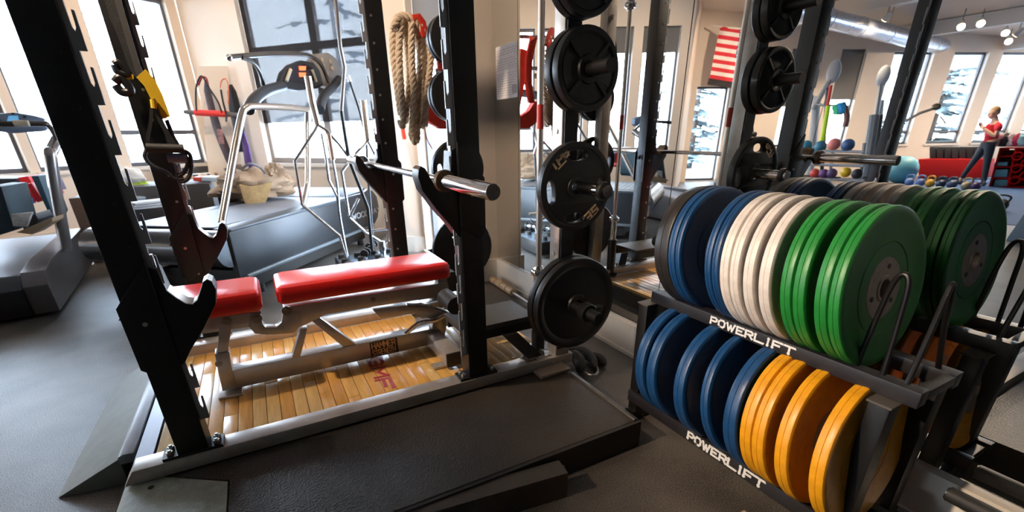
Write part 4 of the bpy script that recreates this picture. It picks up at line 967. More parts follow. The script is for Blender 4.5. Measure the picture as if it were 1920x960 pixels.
ribbon('yellow_loop', [(229, 151), (238, 145), (250, 144)], 9, M_yel, Y=YS-.03)
ribbon('strap_end', [(286, 186), (300, 225), (316, 255), (332, 278)], 9, M_strap, Y=YS-.03)
ribbon('strap_end', [(285, 190), (283, 225), (277, 255), (275, 285)], 7, M_strap, Y=YS-.03)
ribbon('strap_end', [(312, 225), (325, 258), (344, 290)], 8, M_strap, Y=YS-.02)
for (pts, r_) in (([(215, 122), (222, 118), (232, 128), (240, 140), (222, 135), (215, 122)], .016), ([(216, 155), (226, 146), (240, 160), (244, 172), (228, 172), (217, 160)], .018)):
    mb = MB(); mb.tube(smooth_path([at(a, b, Y=YS-.02) for a, b in pts]), r_, 10); mb.build('buckle', M_rubber, st)
mb = MB(); mb.tube([at(275, 277, Y=YS-.05), at(345, 279, Y=YS-.05)], .020, 14); mb.build('foam_handle', M_rubber_dull, st)
mb = MB(); mb.tube([at(314, 296, Y=YS-.04), at(350, 296, Y=YS-.04)], .021, 14); mb.build('foam_handle', mat('blue_grey_foam', (.16, .20, .26), .6), st)
for pts in ([(343, 282), (356, 290), (359, 315), (352, 335), (338, 340), (330, 325)], [(275, 280), (272, 295), (285, 310), (310, 322), (330, 335), (345, 335)], [(345, 285), (352, 305), (346, 322), (335, 330)]):
    mb = MB(); mb.tube(smooth_path([at(a, b, Y=YS-.04) for a, b in pts]), .009, 8); mb.build('foot_cradle', M_strap, st)
mb = MB(); mb.cyl(at(287, 187, Y=YS-.03), at(289, 203, Y=YS-.03), .012, 10); mb.build('yellow_tag', M_yel, st)

# ================================================================== ROPE AND RED HARNESS BY THE GLASS DOOR
YR = 3.62
rp = thing('battle_rope', 'thick tan battle rope looped over a wall hook beside the black plates', 'rope', at(775, 60, Y=YR))
def rope_mat():
    mm = bpy.data.materials.new('twisted_rope'); mm.use_nodes = True; t = mm.node_tree; b = t.nodes['Principled BSDF']
    b.inputs['Base Color'].default_value = (.42, .30, .19, 1); b.inputs['Roughness'].default_value = .9
    tcn = t.nodes.new('ShaderNodeTexCoord'); n = t.nodes.new('ShaderNodeTexNoise'); n.inputs['Scale'].default_value = 90
    cr = t.nodes.new('ShaderNodeValToRGB'); cr.color_ramp.elements[0].color = (.42, .30, .19, 1); cr.color_ramp.elements[1].color = (.80, .64, .47, 1)
    t.links.new(tcn.outputs['Object'], n.inputs[0]); t.links.new(n.outputs[0], cr.inputs[0]); t.links.new(cr.outputs[0], b.inputs['Base Color'])
    return mm
M_rope = rope_mat()
def twisted(path, r, m, name, parent, pitch=.11):
    """three strands laid round a centre line"""
    pts = smooth_path(path, 14); L = [0]
    for a, b in zip(pts[:-1], pts[1:]): L.append(L[-1]+(b-a).length)
    mb = MB(); up = Vector((0, 1, 0))
    for k in range(3):
        sp = []
        for i, p in enumerate(pts):
            t_ = (pts[min(i+1, len(pts)-1)]-pts[max(i-1, 0)]).normalized(); u = (up-t_*up.dot(t_)).normalized(); v = t_.cross(u)
            an = 2*math.pi*(L[i]/pitch+k/3); sp.append(p+u*math.cos(an)*r*.5+v*math.sin(an)*r*.5)
        mb.tube(sp, r*.56, 7)
    return mb.build(name, m, parent)
coils = [([(738, 48), (737, 90), (743, 150), (752, 215)], .02), ([(752, 38), (748, 100), (752, 170), (757, 228)], -.02), ([(758, 40), (765, 90), (768, 150), (760, 230)], .01), ([(772, 42), (772, 110), (776, 180), (772, 255)], -.03),
         ([(780, 48), (788, 105), (784, 180), (782, 262)], .0), ([(792, 60), (797, 120), (792, 190), (790, 240)], .04), ([(803, 66), (808, 110), (800, 180), (796, 236)], -.01)]
for pts, dy_ in coils: twisted([at(a, b, Y=YR+dy_) for a, b in pts], .026, M_rope, 'rope_strand', rp)
twisted([at(738, 52, Y=YR-.03), at(748, 34, Y=YR-.02), at(768, 34, Y=YR-.02), at(785, 44, Y=YR-.03), at(800, 66, Y=YR-.03)], .03, M_rope, 'rope_strand', rp)
twisted([at(757, 228, Y=YR-.02), at(754, 236, Y=YR-.02), at(751, 226, Y=YR)], .024, M_rope, 'rope_strand', rp)
twisted([at(772, 255, Y=YR-.03), at(778, 266, Y=YR-.03), at(783, 262, Y=YR)], .024, M_rope, 'rope_strand', rp)
hk = thing('wall_hook', 'grey steel hook arm carrying the rope and red harness', 'hook', at(800, 60, Y=YR+.05))
ha = at(768, 46, Y=YR+.03)
mb = MB(); mb.tube([ha+Vector((-.06, 0, .04)), ha, Vector((1.515, YR+.12, ha.z))], .014, 10); mb.build('hook_arm', M_steel, hk)
mb = MB(); mb.box((1.50, YR+.08, ha.z-.06), (1.519, YR+.22, ha.z+.06)); mb.build('hook_plate', M_steel, hk)
M_redn = mat('red_webbing', (.70, .035, .015), .6, var=.25, vscale=30, bump=.3, bscale=200)
hn = thing('harness', 'bright red padded harness hanging beside the rope', 'harness', at(815, 150, Y=YR))
def rib2(t, name, pts, wpx, m, Y, dep=.03):
    P = []; Q = []
    for i, (a, b) in enumerate(pts):
        a0_, b0_ = pts[max(i-1, 0)]; a1_, b1_ = pts[min(i+1, len(pts)-1)]; d = Vector((a1_-a0_, b1_-b0_)).normalized(); n_ = Vector((-d.y, d.x))*(wpx[i] if isinstance(wpx, list) else wpx)*.5
        P.append(at(a+n_.x, b+n_.y, Y=Y)); Q.append(at(a-n_.x, b-n_.y, Y=Y))
    mb = MB(); mb.loft([[p, q_, q_+Vector((0, dep, 0)), p+Vector((0, dep, 0))] for p, q_ in zip(P, Q)]); return mb.build(name, m, t, bev=.004)
rib2(hn, 'shoulder_strap', [(775, 33), (785, 30), (793, 42), (798, 68)], 12, M_redn, YR-.06)
rib2(hn, 'shoulder_strap', [(812, 52), (826, 100), (830, 150), (826, 190)], 14, M_redn, YR+.02)
rib2(hn, 'padded_belt', [(800, 190), (812, 215), (832, 228), (850, 232)], [22, 30, 30, 20], M_redn, YR+.06, .08)
rib2(hn, 'side_strap', [(822, 80), (832, 140), (848, 200)], 16, M_redn, YR+.08)
rib2(hn, 'white_label', [(819, 128), (820, 139)], 6, mat('white_label_cloth', (.8, .8, .8), .6), YR+.0, .004)
mb = MB(); mb.tube(smooth_path([at(797, 242, Y=YR), at(801, 262, Y=YR), at(812, 281, Y=YR)]), .004, 6); mb.build('red_cord', M_redn, hn)
tag(boxo('pier_tag', (0, 0, 0), (.001, .001, .001), M_redn), 'x', 'x'); bpy.data.objects.remove(bpy.data.objects['pier_tag'])
pa = atp(752, 237, a0, math.atan2(a1.y-a0.y, a1.x-a0.x)); pb = atp(756, 261, a0, math.atan2(a1.y-a0.y, a1.x-a0.x))
o = MB(); o.prism([pa, pa+dd*.035, Vector((pb.x, pb.y, pb.z))+dd*.035, pb], nn*.006); tag(o.build('sign', M_redn), 'small red strip sign on the white pier under the rope', 'sign')
# paper taped on the mirror
pp = thing('poster', 'white instruction sheet with small print taped on the mirror by the corner', 'poster', (XM, 3.32, 1.62))
y0_, y1_ = 3.487, 3.158
boxo('paper_sheet', (XM-.002, y1_, 1.448), (XM-.0006, y0_, 1.792), mat('white_paper', (.80, .72, .68), .7), pp)
mb = MB(); random.seed(11)
for r_ in range(20):
    z = 1.765-r_*.0155; x = y0_-.02
    while x > y1_+.03:
        l = random.uniform(.012, .05)
        if r_ not in (3, 9): mb.box((XM-.0026, max(x-l, y1_+.02), z-.002), (XM-.002, x, z+.002))
        x -= l+.012
stuff(mb.build('small_print', mat('grey_print', (.45, .38, .36), .8), pp))
mb = MB(); mb.box((XM-.0028, 3.17, 1.475), (XM-.002, 3.24, 1.53)); mb.build('printed_square', mat('grey_print', (.45, .38, .36), .8), pp)
# wooden stick lying along the skirting, carabiner strap on the floor
t = thing('massage_stick', 'wooden roller stick lying on the floor along the skirting', 'stick', (1.70, 3.2, 0))
q0 = Vector((1.66, 3.46, .035)); q1 = Vector((1.62, 2.45, .035)); dv = (q1-q0).normalized()
M_wood = mat('pale_turned_wood', (.72, .46, .24), .45, var=.25, vscale=14)
for k in range(4): mb = MB(); mb.tube([q0+dv*(.105*k), q0+dv*(.105*k+.008), q0+dv*(.105*k+.095), q0+dv*(.105*k+.102)], [.022, .031, .031, .022], 16); mb.build('wooden_roller', M_wood, t)
mb = MB(); mb.cyl(q0+dv*.4, q1, .012, 12); mb.build('rod', mat('grey_rod', (.4, .36, .33), .4, metal=.5), t)
t = thing('tether_strap', 'black strap with a steel carabiner lying on the floor under the plates', 'strap', (1.42, 1.8, 0))
for s_, pts in ((.03, [(1.40, 1.98, .03), (1.46, 1.90, .05), (1.47, 1.80, .04), (1.43, 1.72, .03)]), (.035, [(1.33, 1.90, .03), (1.37, 1.83, .07), (1.36, 1.76, .05), (1.32, 1.72, .03)]), (.028, [(1.47, 1.88, .03), (1.52, 1.80, .03), (1.50, 1.72, .03)])):
    mb = MB(); sp_ = smooth_path(pts); mb.tube(sp_, [s_*max(.12, math.sin(math.pi*(i+.5)/len(sp_))**.6) for i in range(len(sp_))], 10); mb.build('webbing_fold', M_strap, t)
cp = [at(a, b, Z=.02) for a, b in [(1090, 676), (1093, 692), (1103, 702), (1116, 703), (1121, 695), (1117, 682), (1111, 672)]]
mb = MB(); mb.tube(smooth_path(cp), .0065, 10); mb.build('carabiner', M_steel, t)
t = thing('roller_tube', 'black foam roller on the floor at the bottom right corner', 'roller', (1.62, .2, .06))
mb = MB(); c0 = at(1778, 925, X=1.66); mb.cyl((1.66, c0.y, c0.z), (1.66, c0.y-.5, c0.z), .024, 24); mb.build('foam_body', M_rubber_dull, t)
mb = MB(); mb.cyl((1.66, c0.y+.004, c0.z), (1.66, c0.y, c0.z), .020, 24); mb.build('end_disc', M_rubber, t)

# ================================================================== THINGS ALONG THE WINDOW WALL
_pa = atp(364, 300, W1A-out1*.05, A1); _pb = atp(460, 300, W2A-out2*.07, math.atan2(W2D.y, W2D.x)); _an = math.atan2(_pa.y-_pb.y, _pa.x-_pb.x)
_on = Vector((-(_pa-_pb).y, (_pa-_pb).x, 0)).normalized(); _on = _on if _on.y > 0 else -_on
brd = thing('leaning_board', 'pale cream board leaning on the wall between the two windows', 'board', atp(410, 320, W1A, A1))
def w1q(px, py, off=.0): return atp(px, py, W1A-out1*off, A1)
def wq(px, py, off=.0): return atp(px, py, Vector((_pa.x, _pa.y, 0))-_on*off, _an)
mb = MB(); mb.prism([wq(368, 124, .01), wq(426, 124, .01), wq(455, 330, .05), wq(392, 330, .05)], _on*.015); mb.build('board_panel', mat('pale_board', (.78, .66, .53), .6), brd)
M_ski = mat('black_ski', (.02, .02, .025), .4, var=.5, vscale=20, col2=(.09, .05, .05))
def ski(pts, wd, lb, m_, extra=None):
    t = thing('ski', lb, 'ski', wq(*pts[-1], .15), 'skis')
    P = []; Q = []
    for i, (a, b) in enumerate(pts):
        P.append(wq(a-wd[i]/2, b, .16)); Q.append(wq(a+wd[i]/2, b, .16))
    mb = MB(); mb.loft([[p, q_, q_+_on*.02, p+_on*.02] for p, q_ in zip(P, Q)]); mb.build('ski_body', m_, t, bev=.004)
    if extra:
        a, b = extra; P = [wq(a-6, b-14, .17), wq(a+5, b-14, .17), wq(a+9, b+14, .17), wq(a-1, b+14, .17)]
        mb = MB(); mb.prism(P, _on*.006); mb.build('ski_graphic', mat('pink_grey_graphic', (.45, .22, .20), .5, var=.7, vscale=30, col2=(.06, .04, .05)), t)
    return t
ski([(385, 150), (388, 170), (396, 205), (406, 240), (418, 270), (430, 300), (436, 318)], [4, 12, 13, 15, 17, 15, 10], 'black ski with a pink graphic leaning on the cream board', M_ski, (412, 256))
ski([(432, 158), (434, 172), (440, 205), (447, 240), (452, 285)], [4, 16, 22, 20, 14], 'broad plain black ski leaning right of the patterned one', mat('plain_black_ski', (.014, .014, .016), .35))
ski([(452, 240), (460, 275), (468, 320)], [6, 12, 14], 'narrow purple ski tail behind the treadmill rail', mat('purple_ski', (.10, .05, .22), .4))
t = thing('balance_bar', 'grey bar with a red middle section hung across the skis', 'bar', wq(395, 213, .2))
mb = MB(); mb.tube([wq(346, 210, .24), wq(366, 211, .24)], .028, 12); mb.build('grey_end', mat('grey_foam', (.12, .11, .11), .6), t)
mb = MB(); mb.tube([wq(366, 211, .24), wq(427, 214, .24)], .040, 14); mb.build('red_sleeve', mat('red_foam', (.75, .03, .02), .5), t)
mb = MB(); mb.tube([wq(427, 214, .24), wq(446, 216, .24)], .032, 12); mb.build('grey_end', mat('grey_foam', (.12, .11, .11), .6), t)
for k, (pts, m_) in enumerate([([(368, 208), (367, 170), (373, 148), (380, 144), (392, 165), (408, 190), (416, 212)], M_strap), ([(372, 160), (378, 146), (386, 146), (390, 158)], mat('dark_red_cord', (.25, .02, .02), .6)), ([(413, 165), (415, 152), (423, 148), (428, 162), (428, 195)], mat('orange_cord', (.75, .16, .08), .6)), ([(414, 168), (418, 190), (424, 215), (424, 228)], M_strap)]):
    t = thing('cord_loop', ['black cord loop over the patterned ski', 'dark red cord knotted at the ski tip', 'orange cord hooked on the wall beside the ski', 'black cord hanging between the two skis'][k], 'cord', wq(*pts[0], .26), 'cords on the skis')
    mb = MB(); mb.tube(smooth_path([wq(a, b, .27) for a, b in pts]), .012 if k != 2 else .007, 8); mb.build('cord', m_, t)
# low shelf with books and wooden blocks under the window
zfl = lambda px, py: at(px, py, Z=0)
def wbox(name, px0, px1, z0, z1, off, dep, m_, par=None, bev=.004):
    a = w1q(px0, 300, off); b = w1q(px1, 300, off); a.z = z0; b.z = z0
    mb = MB(); mb.prism([a, b, Vector((b.x, b.y, z1)), Vector((a.x, a.y, z1))], out1*dep); return mb.build(name, m_, par, bev=bev)
sh = thing('low_shelf', 'low dark shelf under the window holding a row of spines', 'shelf', w1q(380, 330, .4))
wbox('shelf_board', 318, 432, .40, .44, .45, .40, mat('dark_shelf', (.045, .038, .033), .5), sh)
wbox('shelf_back', 318, 432, .0, .80, .10, .03, mat('dark_shelf', (.045, .038, .033), .5), sh)
for px_ in (318, 431): wbox('shelf_side', px_, px_+2, .0, .80, .45, .40, mat('dark_shelf', (.045, .038, .033), .5), sh)
cols = [(.55, .40, .25), (.05, .05, .06), (.62, .50, .33), (.50, .34, .16), (.62, .52, .40), (.10, .04, .03), (.66, .55, .38), (.20, .12, .08)]
nm_ = ['tan', 'black', 'beige', 'brown', 'cream', 'dark red', 'pale', 'umber']
xx = 350
for k in range(8):
    wv = [4, 10, 6, 4, 8, 5, 9, 6][k]
    o = wbox('foam_block', xx, xx+wv-.6, .445, .72, .42, .25, mat('block_'+nm_[k].replace(' ', '_'), cols[k], .7)); tag(o, nm_[k]+' upright block in the row on the low shelf under the window', 'block', 'blocks on the low shelf'); xx += wv
for k, (a, b, m_, lb) in enumerate([(362, 376, mat('red_box', (.7, .08, .05), .5), 'small red box lying on the dark ledge behind the rack post'), (378, 408, mat('pale_blue_box', (.55, .66, .74), .5), 'pale blue flat box on the dark ledge, right of the red one')]):
    q_ = at((a+b)/2, 336, Y=6.2); o = MB(); o.prism([at(a, 332, Y=6.2), at(b, 333, Y=6.2), at(b, 341, Y=6.2), at(a, 339, Y=6.2)], (.05, .25, 0)); tag(o.build('flat_box', m_, bev=.003), lb, 'box')
ldg = at(380, 342, Y=6.2)
o = boxo('floor_box', (-1.35, 6.10, 0), (-.45, 6.75, ldg.z-.002), mat('charcoal_box', (.085, .085, .09), .7, bump=.3, bscale=80), None, .01); tag(o, 'low charcoal padded box behind the treadmill, under the window', 'box')
t = thing('running_shoe', 'white and lime running shoe standing under the window between the posts', 'shoe', at(240, 345, Y=6.4))
sc = at(240, 336, Y=6.4)
blob(sc+Vector((0, 0, .02)), .15, .07, .10, 2, amp=.2).build('shoe_upper', mat('white_mesh', (.75, .76, .74), .7), t); blob(sc+Vector((.04, 0, -.07)), .12, .06, .07, 4, amp=.2).build('lime_heel', mat('lime_sole', (.55, .75, .08), .6), t)
blob(sc+Vector((0, 0, -.13)), .13, .07, .03, 6, amp=.1).build('sole', M_rubber_dull, t)
o = boxo('floor_box', (sc.x-.5, 6.25, 0), (sc.x+.5, 6.7, sc.z-.145), mat('brown_box', (.10, .065, .045), .7), None, .01); tag(o, 'brown wooden step box below the running shoe', 'box')
# heap at the far left, under the sill
Yh = 5.9
def pxbox(name, pts, Y, dep, m_, lb, cat, group=None, bev=.004):
    mb = MB(); mb.prism([at(a, b, Y=Y) for a, b in pts], (dep*.1, dep, 0)); o = mb.build(name, m_, None, bev=bev); tag(o, lb, cat, group); return o
pxbox('red_ramp', [(33, 333), (52, 330), (78, 372), (62, 380)], 6.2, .5, mat('red_plastic', (.65, .02, .02), .4), 'red plastic wedge leaning under the left window', 'wedge')
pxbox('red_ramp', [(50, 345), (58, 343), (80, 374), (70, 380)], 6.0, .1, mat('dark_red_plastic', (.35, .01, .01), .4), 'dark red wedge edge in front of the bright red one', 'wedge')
pxbox('storage_crate', [(-40, 335), (30, 335), (30, 372), (-40, 385)], 6.4, .4, mat('navy_crate', (.012, .02, .03), .6), 'navy storage crate under the left window', 'crate')
pxbox('yoga_block', [(20, 345), (36, 343), (37, 355), (22, 357)], 6.1, .15, mat('bright_blue_foam', (.02, .20, .50), .6), 'bright blue foam block resting on the navy crate', 'block', 'blue foam blocks')
pxbox('yoga_block', [(38, 376), (52, 373), (53, 384), (40, 386)], 6.1, .15, mat('bright_blue_foam', (.02, .20, .50), .6), 'bright blue foam block on the floor by the red wedge', 'block', 'blue foam blocks')
pxbox('yoga_block', [(20, 384), (31, 381), (33, 392), (22, 394)], 6.1, .15, mat('bright_blue_foam', (.02, .20, .50), .6), 'darker blue foam block at the foot of the crate', 'block', 'blue foam blocks')
pxbox('folded_mat', [(-30, 350), (2, 350), (28, 432), (-30, 450)], 5.3, .4, mat('teal_mat', (.012, .032, .045), .7, bump=.3, bscale=60), 'dark teal folded mat at the left edge of the picture', 'mat')
pxbox('folded_mat', [(58, 330), (72, 330), (100, 402), (96, 410)], 5.6, .3, mat('dark_teal_mat', (.02, .06, .08), .7), 'narrow dark teal mat leaning beside the red wedge', 'mat')
pxbox('folded_mat', [(70, 330), (86, 330), (100, 360), (86, 360)], 6.3, .3, mat('violet_mat', (.08, .05, .12), .7), 'violet mat behind the treadmill post at the left', 'mat')
pxbox('small_case', [(42, 418), (66, 400), (72, 412), (66, 428), (44, 432)], 5.2, .25, mat('black_case', (.02, .02, .025), .5), 'small black case on the floor behind the left treadmill', 'case')
pxbox('magazine', [(20, 402), (60, 398), (50, 426), (24, 424)], 5.15, .03, mat('magazine_paper', (.55, .53, .50), .5, var=.5, vscale=12), 'crumpled magazine lying on the black case', 'magazine')
pxbox('wood_plank', [(30, 436), (98, 408), (98, 416), (60, 440)], 4.95, .2, mat('light_plywood', (.28, .19, .11), .6), 'light plywood strip lying behind the left treadmill', 'plank')

# ================================================================== THINGS SEEN IN THE MIRROR (left part of the room)
def vq(px, py, X): return vat(px, py, X=X)
blue = boxo('trim_9', (-13.5, -3.0, .0), (-5.2, 5.4, .006), M_turf); struct(blue); blue.name = 'floor_turf'
# yoga ball
c = vat(1691, 321, X=13.2); r_ = c.z-.0
t = tag(MB().sphere((c.x, c.y, max(.30, c.z)), max(.30, c.z), 32).build('exercise_ball', mat('teal_vinyl', (.10, .33, .42), .35)), 'teal exercise ball on the blue floor beside the red bench', 'ball')
# red padded bench box with black rolls
def vbox(name, px0, px1, pytop, pybot, X, dep, m_, par=None, bev=.01):
    a = vq(px0, pybot, X); b = vq(px1, pybot, X); a2 = vq(px0, pytop, X); b2 = vq(px1, pytop, X)
    mb = MB(); mb.prism([a, b, b2, a2], (-dep, 0, 0)); return mb.build(name, m_, par, bev=bev)
t = thing('storage_bench', 'long red storage box below the far windows', 'box', vq(1785, 337, 14.4))
vbox('box_front', 1722, 1848, 298, 333, 14.4, .5, mat('red_laminate', (.62, .02, .02), .75, spec=.15), t); vbox('box_base', 1722, 1848, 333, 337, 14.42, .5, M_rubber_dull, t, .002)
for k in range(7):
    a = 1742+k*14
    o = vbox('foam_roll', a, a+12.5, 275, 297.5, 14.55, .3, mat('black_foam_roll', (.03, .03, .028), .7), None, .03)
    tag(o, ['leftmost', 'second', 'third', 'middle', 'fifth', 'sixth', 'rightmost'][k]+' black foam roll in the row on the red box', 'roll', 'black rolls on the red box')
# red shelf with teal bins
t = thing('open_shelf', 'red open shelf with teal bins behind the standing woman', 'shelf', vq(1885, 350, 14.0))
M_rs = mat('red_shelf_laminate', (.34, .008, .008), .95, spec=0.0)
for a, b in (((1853, 352), (1874, 277)), ((1886, 353), (1903, 277)), ((1925, 355), (1938, 277))):
    P = [vq(a[0], a[1], 14.0), vq(a[0]+4, a[1], 14.0), vq(b[0]+4, b[1], 14.0), vq(b[0], b[1], 14.0)]; mb = MB(); mb.prism(P, (-.45, 0, 0)); mb.build('shelf_side', M_rs, t)
for y in (277, 292, 312, 333, 350):
    f_ = (352-y)/75
    P = [vq(1853+21*f_, y, 14.0), vq(1925+13*f_, y, 14.0), vq(1925+13*f_, y+2.2, 14.0), vq(1853+21*f_, y+2.2, 14.0)]; mb = MB(); mb.prism(P, (-.45, 0, 0)); mb.build('shelf_board', M_rs, t)
P = [vq(1858, 351, 14.3), vq(1930, 351, 14.3), vq(1938, 281, 14.3), vq(1879, 281, 14.3)]; mb = MB(); mb.prism(P, (-.02, 0, 0)); mb.build('shelf_back', mat('dark_red_laminate', (.10, .008, .01), .8, spec=.1), t)
for (c_x, c_y) in ((1908, 293), (1906, 316), (1903, 338), (1926, 305), (1922, 330)):
    q_ = vq(c_x, c_y, 13.98); mb = MB(); mb.tube([q_+Vector((0, .075*math.cos(k*math.pi/8), .075*math.sin(k*math.pi/8))) for k in range(16)], .016, 8, closed=True); mb.build('ring_weight', M_rs, t)
for k, (y0, y1) in enumerate(((304, 311), (318, 332), (337, 349))):
    P = [vq(1866, y0, 14.02), vq(1890, y0, 14.02), vq(1888, y1, 14.02), vq(1862, y1, 14.02)]; mb = MB(); mb.prism(P, (-.3, 0, 0)); o = mb.build('storage_bin', mat('teal_bin', (.06, .22, .30), .5), None, bev=.01)
    tag(o, ['narrow teal bin on the middle level of the red shelf', 'tall teal bin in the red shelf', 'teal bin on the lowest level of the red shelf'][k], 'bin', 'teal bins')
for k, (a, c_) in enumerate(((1872, (.7, .6, .6)), (1887, (.03, .03, .03)), (1897, (.75, .70, .72)), (1907, (.45, .02, .08)), (1917, (.25, .5, .6)))):
    q_ = vq(a, 266, 14.2); o = blob(q_, .13, .13, .17, k, n=20, amp=.2).build('gym_bag', mat('bag_%d' % k, c_, .7)); tag(o, ['pale pink', 'black', 'white', 'dark red', 'light blue'][k]+' rolled bag on top of the red shelf', 'bag', 'bags on the red shelf')
# kettlebells
def kettlebell(px, py, col, lb, s=.10, X=12.9):
    p = vq(px, py, X); t = thing('kettlebell', lb, 'kettlebell', (p.x, p.y, 0), 'kettlebells on the blue floor')
    c0 = Vector((p.x, p.y, s*.95)); m_ = mat('kb_%s' % ''.join('%02d' % int(v*99) for v in col), col, .4)
    mb = MB(); mb.sphere(c0, s, 20, (1, 1, .95)); mb.build('bell', m_, t)
    hp = [c0+Vector((0, -s*.62, s*.6)), c0+Vector((0, -s*.78, s*1.15)), c0+Vector((0, -s*.45, s*1.62)), c0+Vector((0, s*.45, s*1.62)), c0+Vector((0, s*.78, s*1.15)), c0+Vector((0, s*.62, s*.6))]
    mb = MB(); mb.tube(smooth_path(hp), s*.17, 10); mb.build('handle', m_, t)
    return t
for i, (px_, py_, col, lb) in enumerate([(1704, 345, (.16, .26, .52), 'blue kettlebell nearest the teal ball'), (1725, 345, (.14, .22, .48), 'blue kettlebell, second from the teal ball'), (1745, 341, (.75, .38, .03), 'orange kettlebell in front of the red box'), (1765, 343, (.03, .05, .10), 'navy kettlebell right of the orange one'), (1786, 343, (.04, .07, .14), 'navy kettlebell behind the woman\'s front foot'), (1815, 341, (.40, .32, .18), 'tan kettlebell between the woman\'s feet'), (1832, 342, (.06, .03, .12), 'dark violet kettlebell beside the woman\'s rear foot')]):
    kettlebell(px_, py_, col, lb, .088)
t = thing('kettlebell', 'black iron kettlebell handle showing beside the reflected green plates', 'kettlebell', (0, 0, 0))
p = vat(1872, 395, Z=.0); t.location = (p.x, p.y, 0)
mb = MB(); mb.sphere((p.x, p.y, .09), .095, 20); mb.build('bell', M_rubber, t)
mb = MB(); mb.tube(smooth_path([(p.x, p.y-.07, .14), (p.x, p.y-.08, .21), (p.x, p.y, .235), (p.x, p.y+.08, .21), (p.x, p.y+.07, .14)]), .014, 10); mb.build('handle', M_rubber, t)
# soft plyo boxes
for k, (a, b, lb) in enumerate((((1883, 450), (1895, 405), 'lower dark blue soft box with a blue emblem at the right edge'), ((1899, 403), (1913, 352), 'upper dark blue soft box stacked at the right edge'))):
    pA_ = vat(a[0], 452, Z=0); o_y = pA_.y; z0_ = .002 if k == 0 else .34
    t = thing('plyo_box', lb, 'box', (pA_.x, pA_.y, z0_), 'soft boxes')
    mb = MB(); ins = .05*k
    mb.loft([[(pA_.x-.02-ins, o_y-ins, z0_), (pA_.x-.8+ins, o_y-ins, z0_), (pA_.x-.8+ins, o_y-.9+ins, z0_), (pA_.x-.02-ins, o_y-.9+ins, z0_)], [(pA_.x-.06-ins, o_y-.05-ins, z0_+.33), (pA_.x-.76+ins, o_y-.05-ins, z0_+.33), (pA_.x-.76+ins, o_y-.85+ins, z0_+.33), (pA_.x-.06-ins, o_y-.85+ins, z0_+.33)]])
    mb.build('foam_body', mat('slate_vinyl', (.035, .06, .085), .5), t, bev=.012)
    mb = MB(); mb.prism([(pA_.x-.02-ins, o_y-.18, z0_+.06), (pA_.x-.02-ins, o_y-.42, z0_+.06), (pA_.x-.035-ins, o_y-.40, z0_+.16), (pA_.x-.035-ins, o_y-.20, z0_+.16)], (.006, 0, 0)); mb.build('blue_emblem', mat('blue_emblem', (.02, .16, .55), .5), t)
# flag on the far wall
ff = thing('flag', 'flag with red and white stripes hanging beside the far glass door', 'flag', vq(1375, 150, 9.5))
XF_ = 9.5
fTL, fTR, fBL, fBR = vq(1351, 49, XF_), vq(1416, 59, XF_), vq(1331, 147, XF_), vq(1402, 158, XF_)
def fqq(u, v, off=0.0): return fTL.lerp(fTR, u).lerp(fBL.lerp(fBR, u), v)+Vector((off+.02*math.sin(u*11+v*3), 0, 0))
Mr = mat('flag_red', (.62, .03, .05), .8); Mw = mat('flag_white', (.85, .82, .82), .8); Mb_ = mat('flag_blue', (.05, .07, .2), .8)
for k in range(13):
    mb = MB(); mb.loft([[fqq(i/10, k/13), fqq(i/10, (k+1)/13), fqq(i/10, (k+1)/13, -.005), fqq(i/10, k/13, -.005)] for i in range(11)]); mb.build('stripe', Mr if k % 2 == 0 else Mw, ff)
mb = MB(); mb.loft([[fqq(.6+.04*i, -.002, .006), fqq(.6+.04*i, 7/13, .006), fqq(.6+.04*i, 7/13, .002), fqq(.6+.04*i, -.002, .002)] for i in range(11)]); cn = mb.build('canton', Mb_, ff)
mb = MB()
for i in range(9):
    for j in range(6 if i % 2 == 0 else 5):
        c0 = fqq(.63+j*.065+(0 if i % 2 == 0 else .032), .03+i*.057, .007); mb.cyl(c0, c0+Vector((.003, 0, 0)), .013, 5)
stuff(mb.build('star', Mw, cn))
mb = MB(); mb.tube([fqq(-.3, .02), fqq(1.05, -.02)], .018, 10); mb.build('flag_pole', mat('white_pole', (.85, .85, .8), .4), ff)
o = MB(); o.prism([fqq(-.02, 1.0), fqq(.6, 1.0), fqq(.6, 1.13), fqq(-.04, 1.13)], (-.02, 0, 0)); tag(o.build('banner', mat('dark_banner', (.03, .03, .035), .6)), 'dark narrow banner below the flag', 'banner')
# functional trainer frames
def vtube(t, name, pts, r_, m_, X): mb = MB(); mb.tube([vq(a, b, X) for a, b in pts], r_, 10); mb.build(name, m_, t)
def trainer(pxh, pyh, pxf, pyf, X, lb):
    t = thing('cable_machine', lb, 'machine', vq(pxf, pyf, X), 'cable machines')
    Mwh = mat('white_shroud', (.62, .66, .70), .4)
    vtube(t, 'arm', [(pxh, pyh), (pxf, pyf)], .045, Mwh, X)
    h = vq(pxh, pyh, X); mb = MB(); mb.sphere(h+Vector((0, 0, .05)), .13, 20, (.6, .9, 1.5)); mb.build('pulley_head', Mwh, t)
    vtube(t, 'tower', [(pxf+8, pyh+40), (pxf-6, 330)], .07, Mwh, X+.1); vtube(t, 'base_tube', [(pxf-22, 333), (pxf+20, 334)], .05, M_tm, X)
    vtube(t, 'cable', [(pxh-3, pyh+6), (pxf-10, 300)], .006, M_rubber, X-.05)
    return t
trainer(1562, 140, 1524, 205, 9.6, 'white cable machine with a raised pulley arm, left of the two')
trainer(1655, 148, 1643, 215, 11.4, 'white cable machine with a raised pulley arm, between the far windows')
t = thing('cable_machine', 'cable machine with a long slanting arm before the far window', 'machine', vq(1700, 330, 10.5))
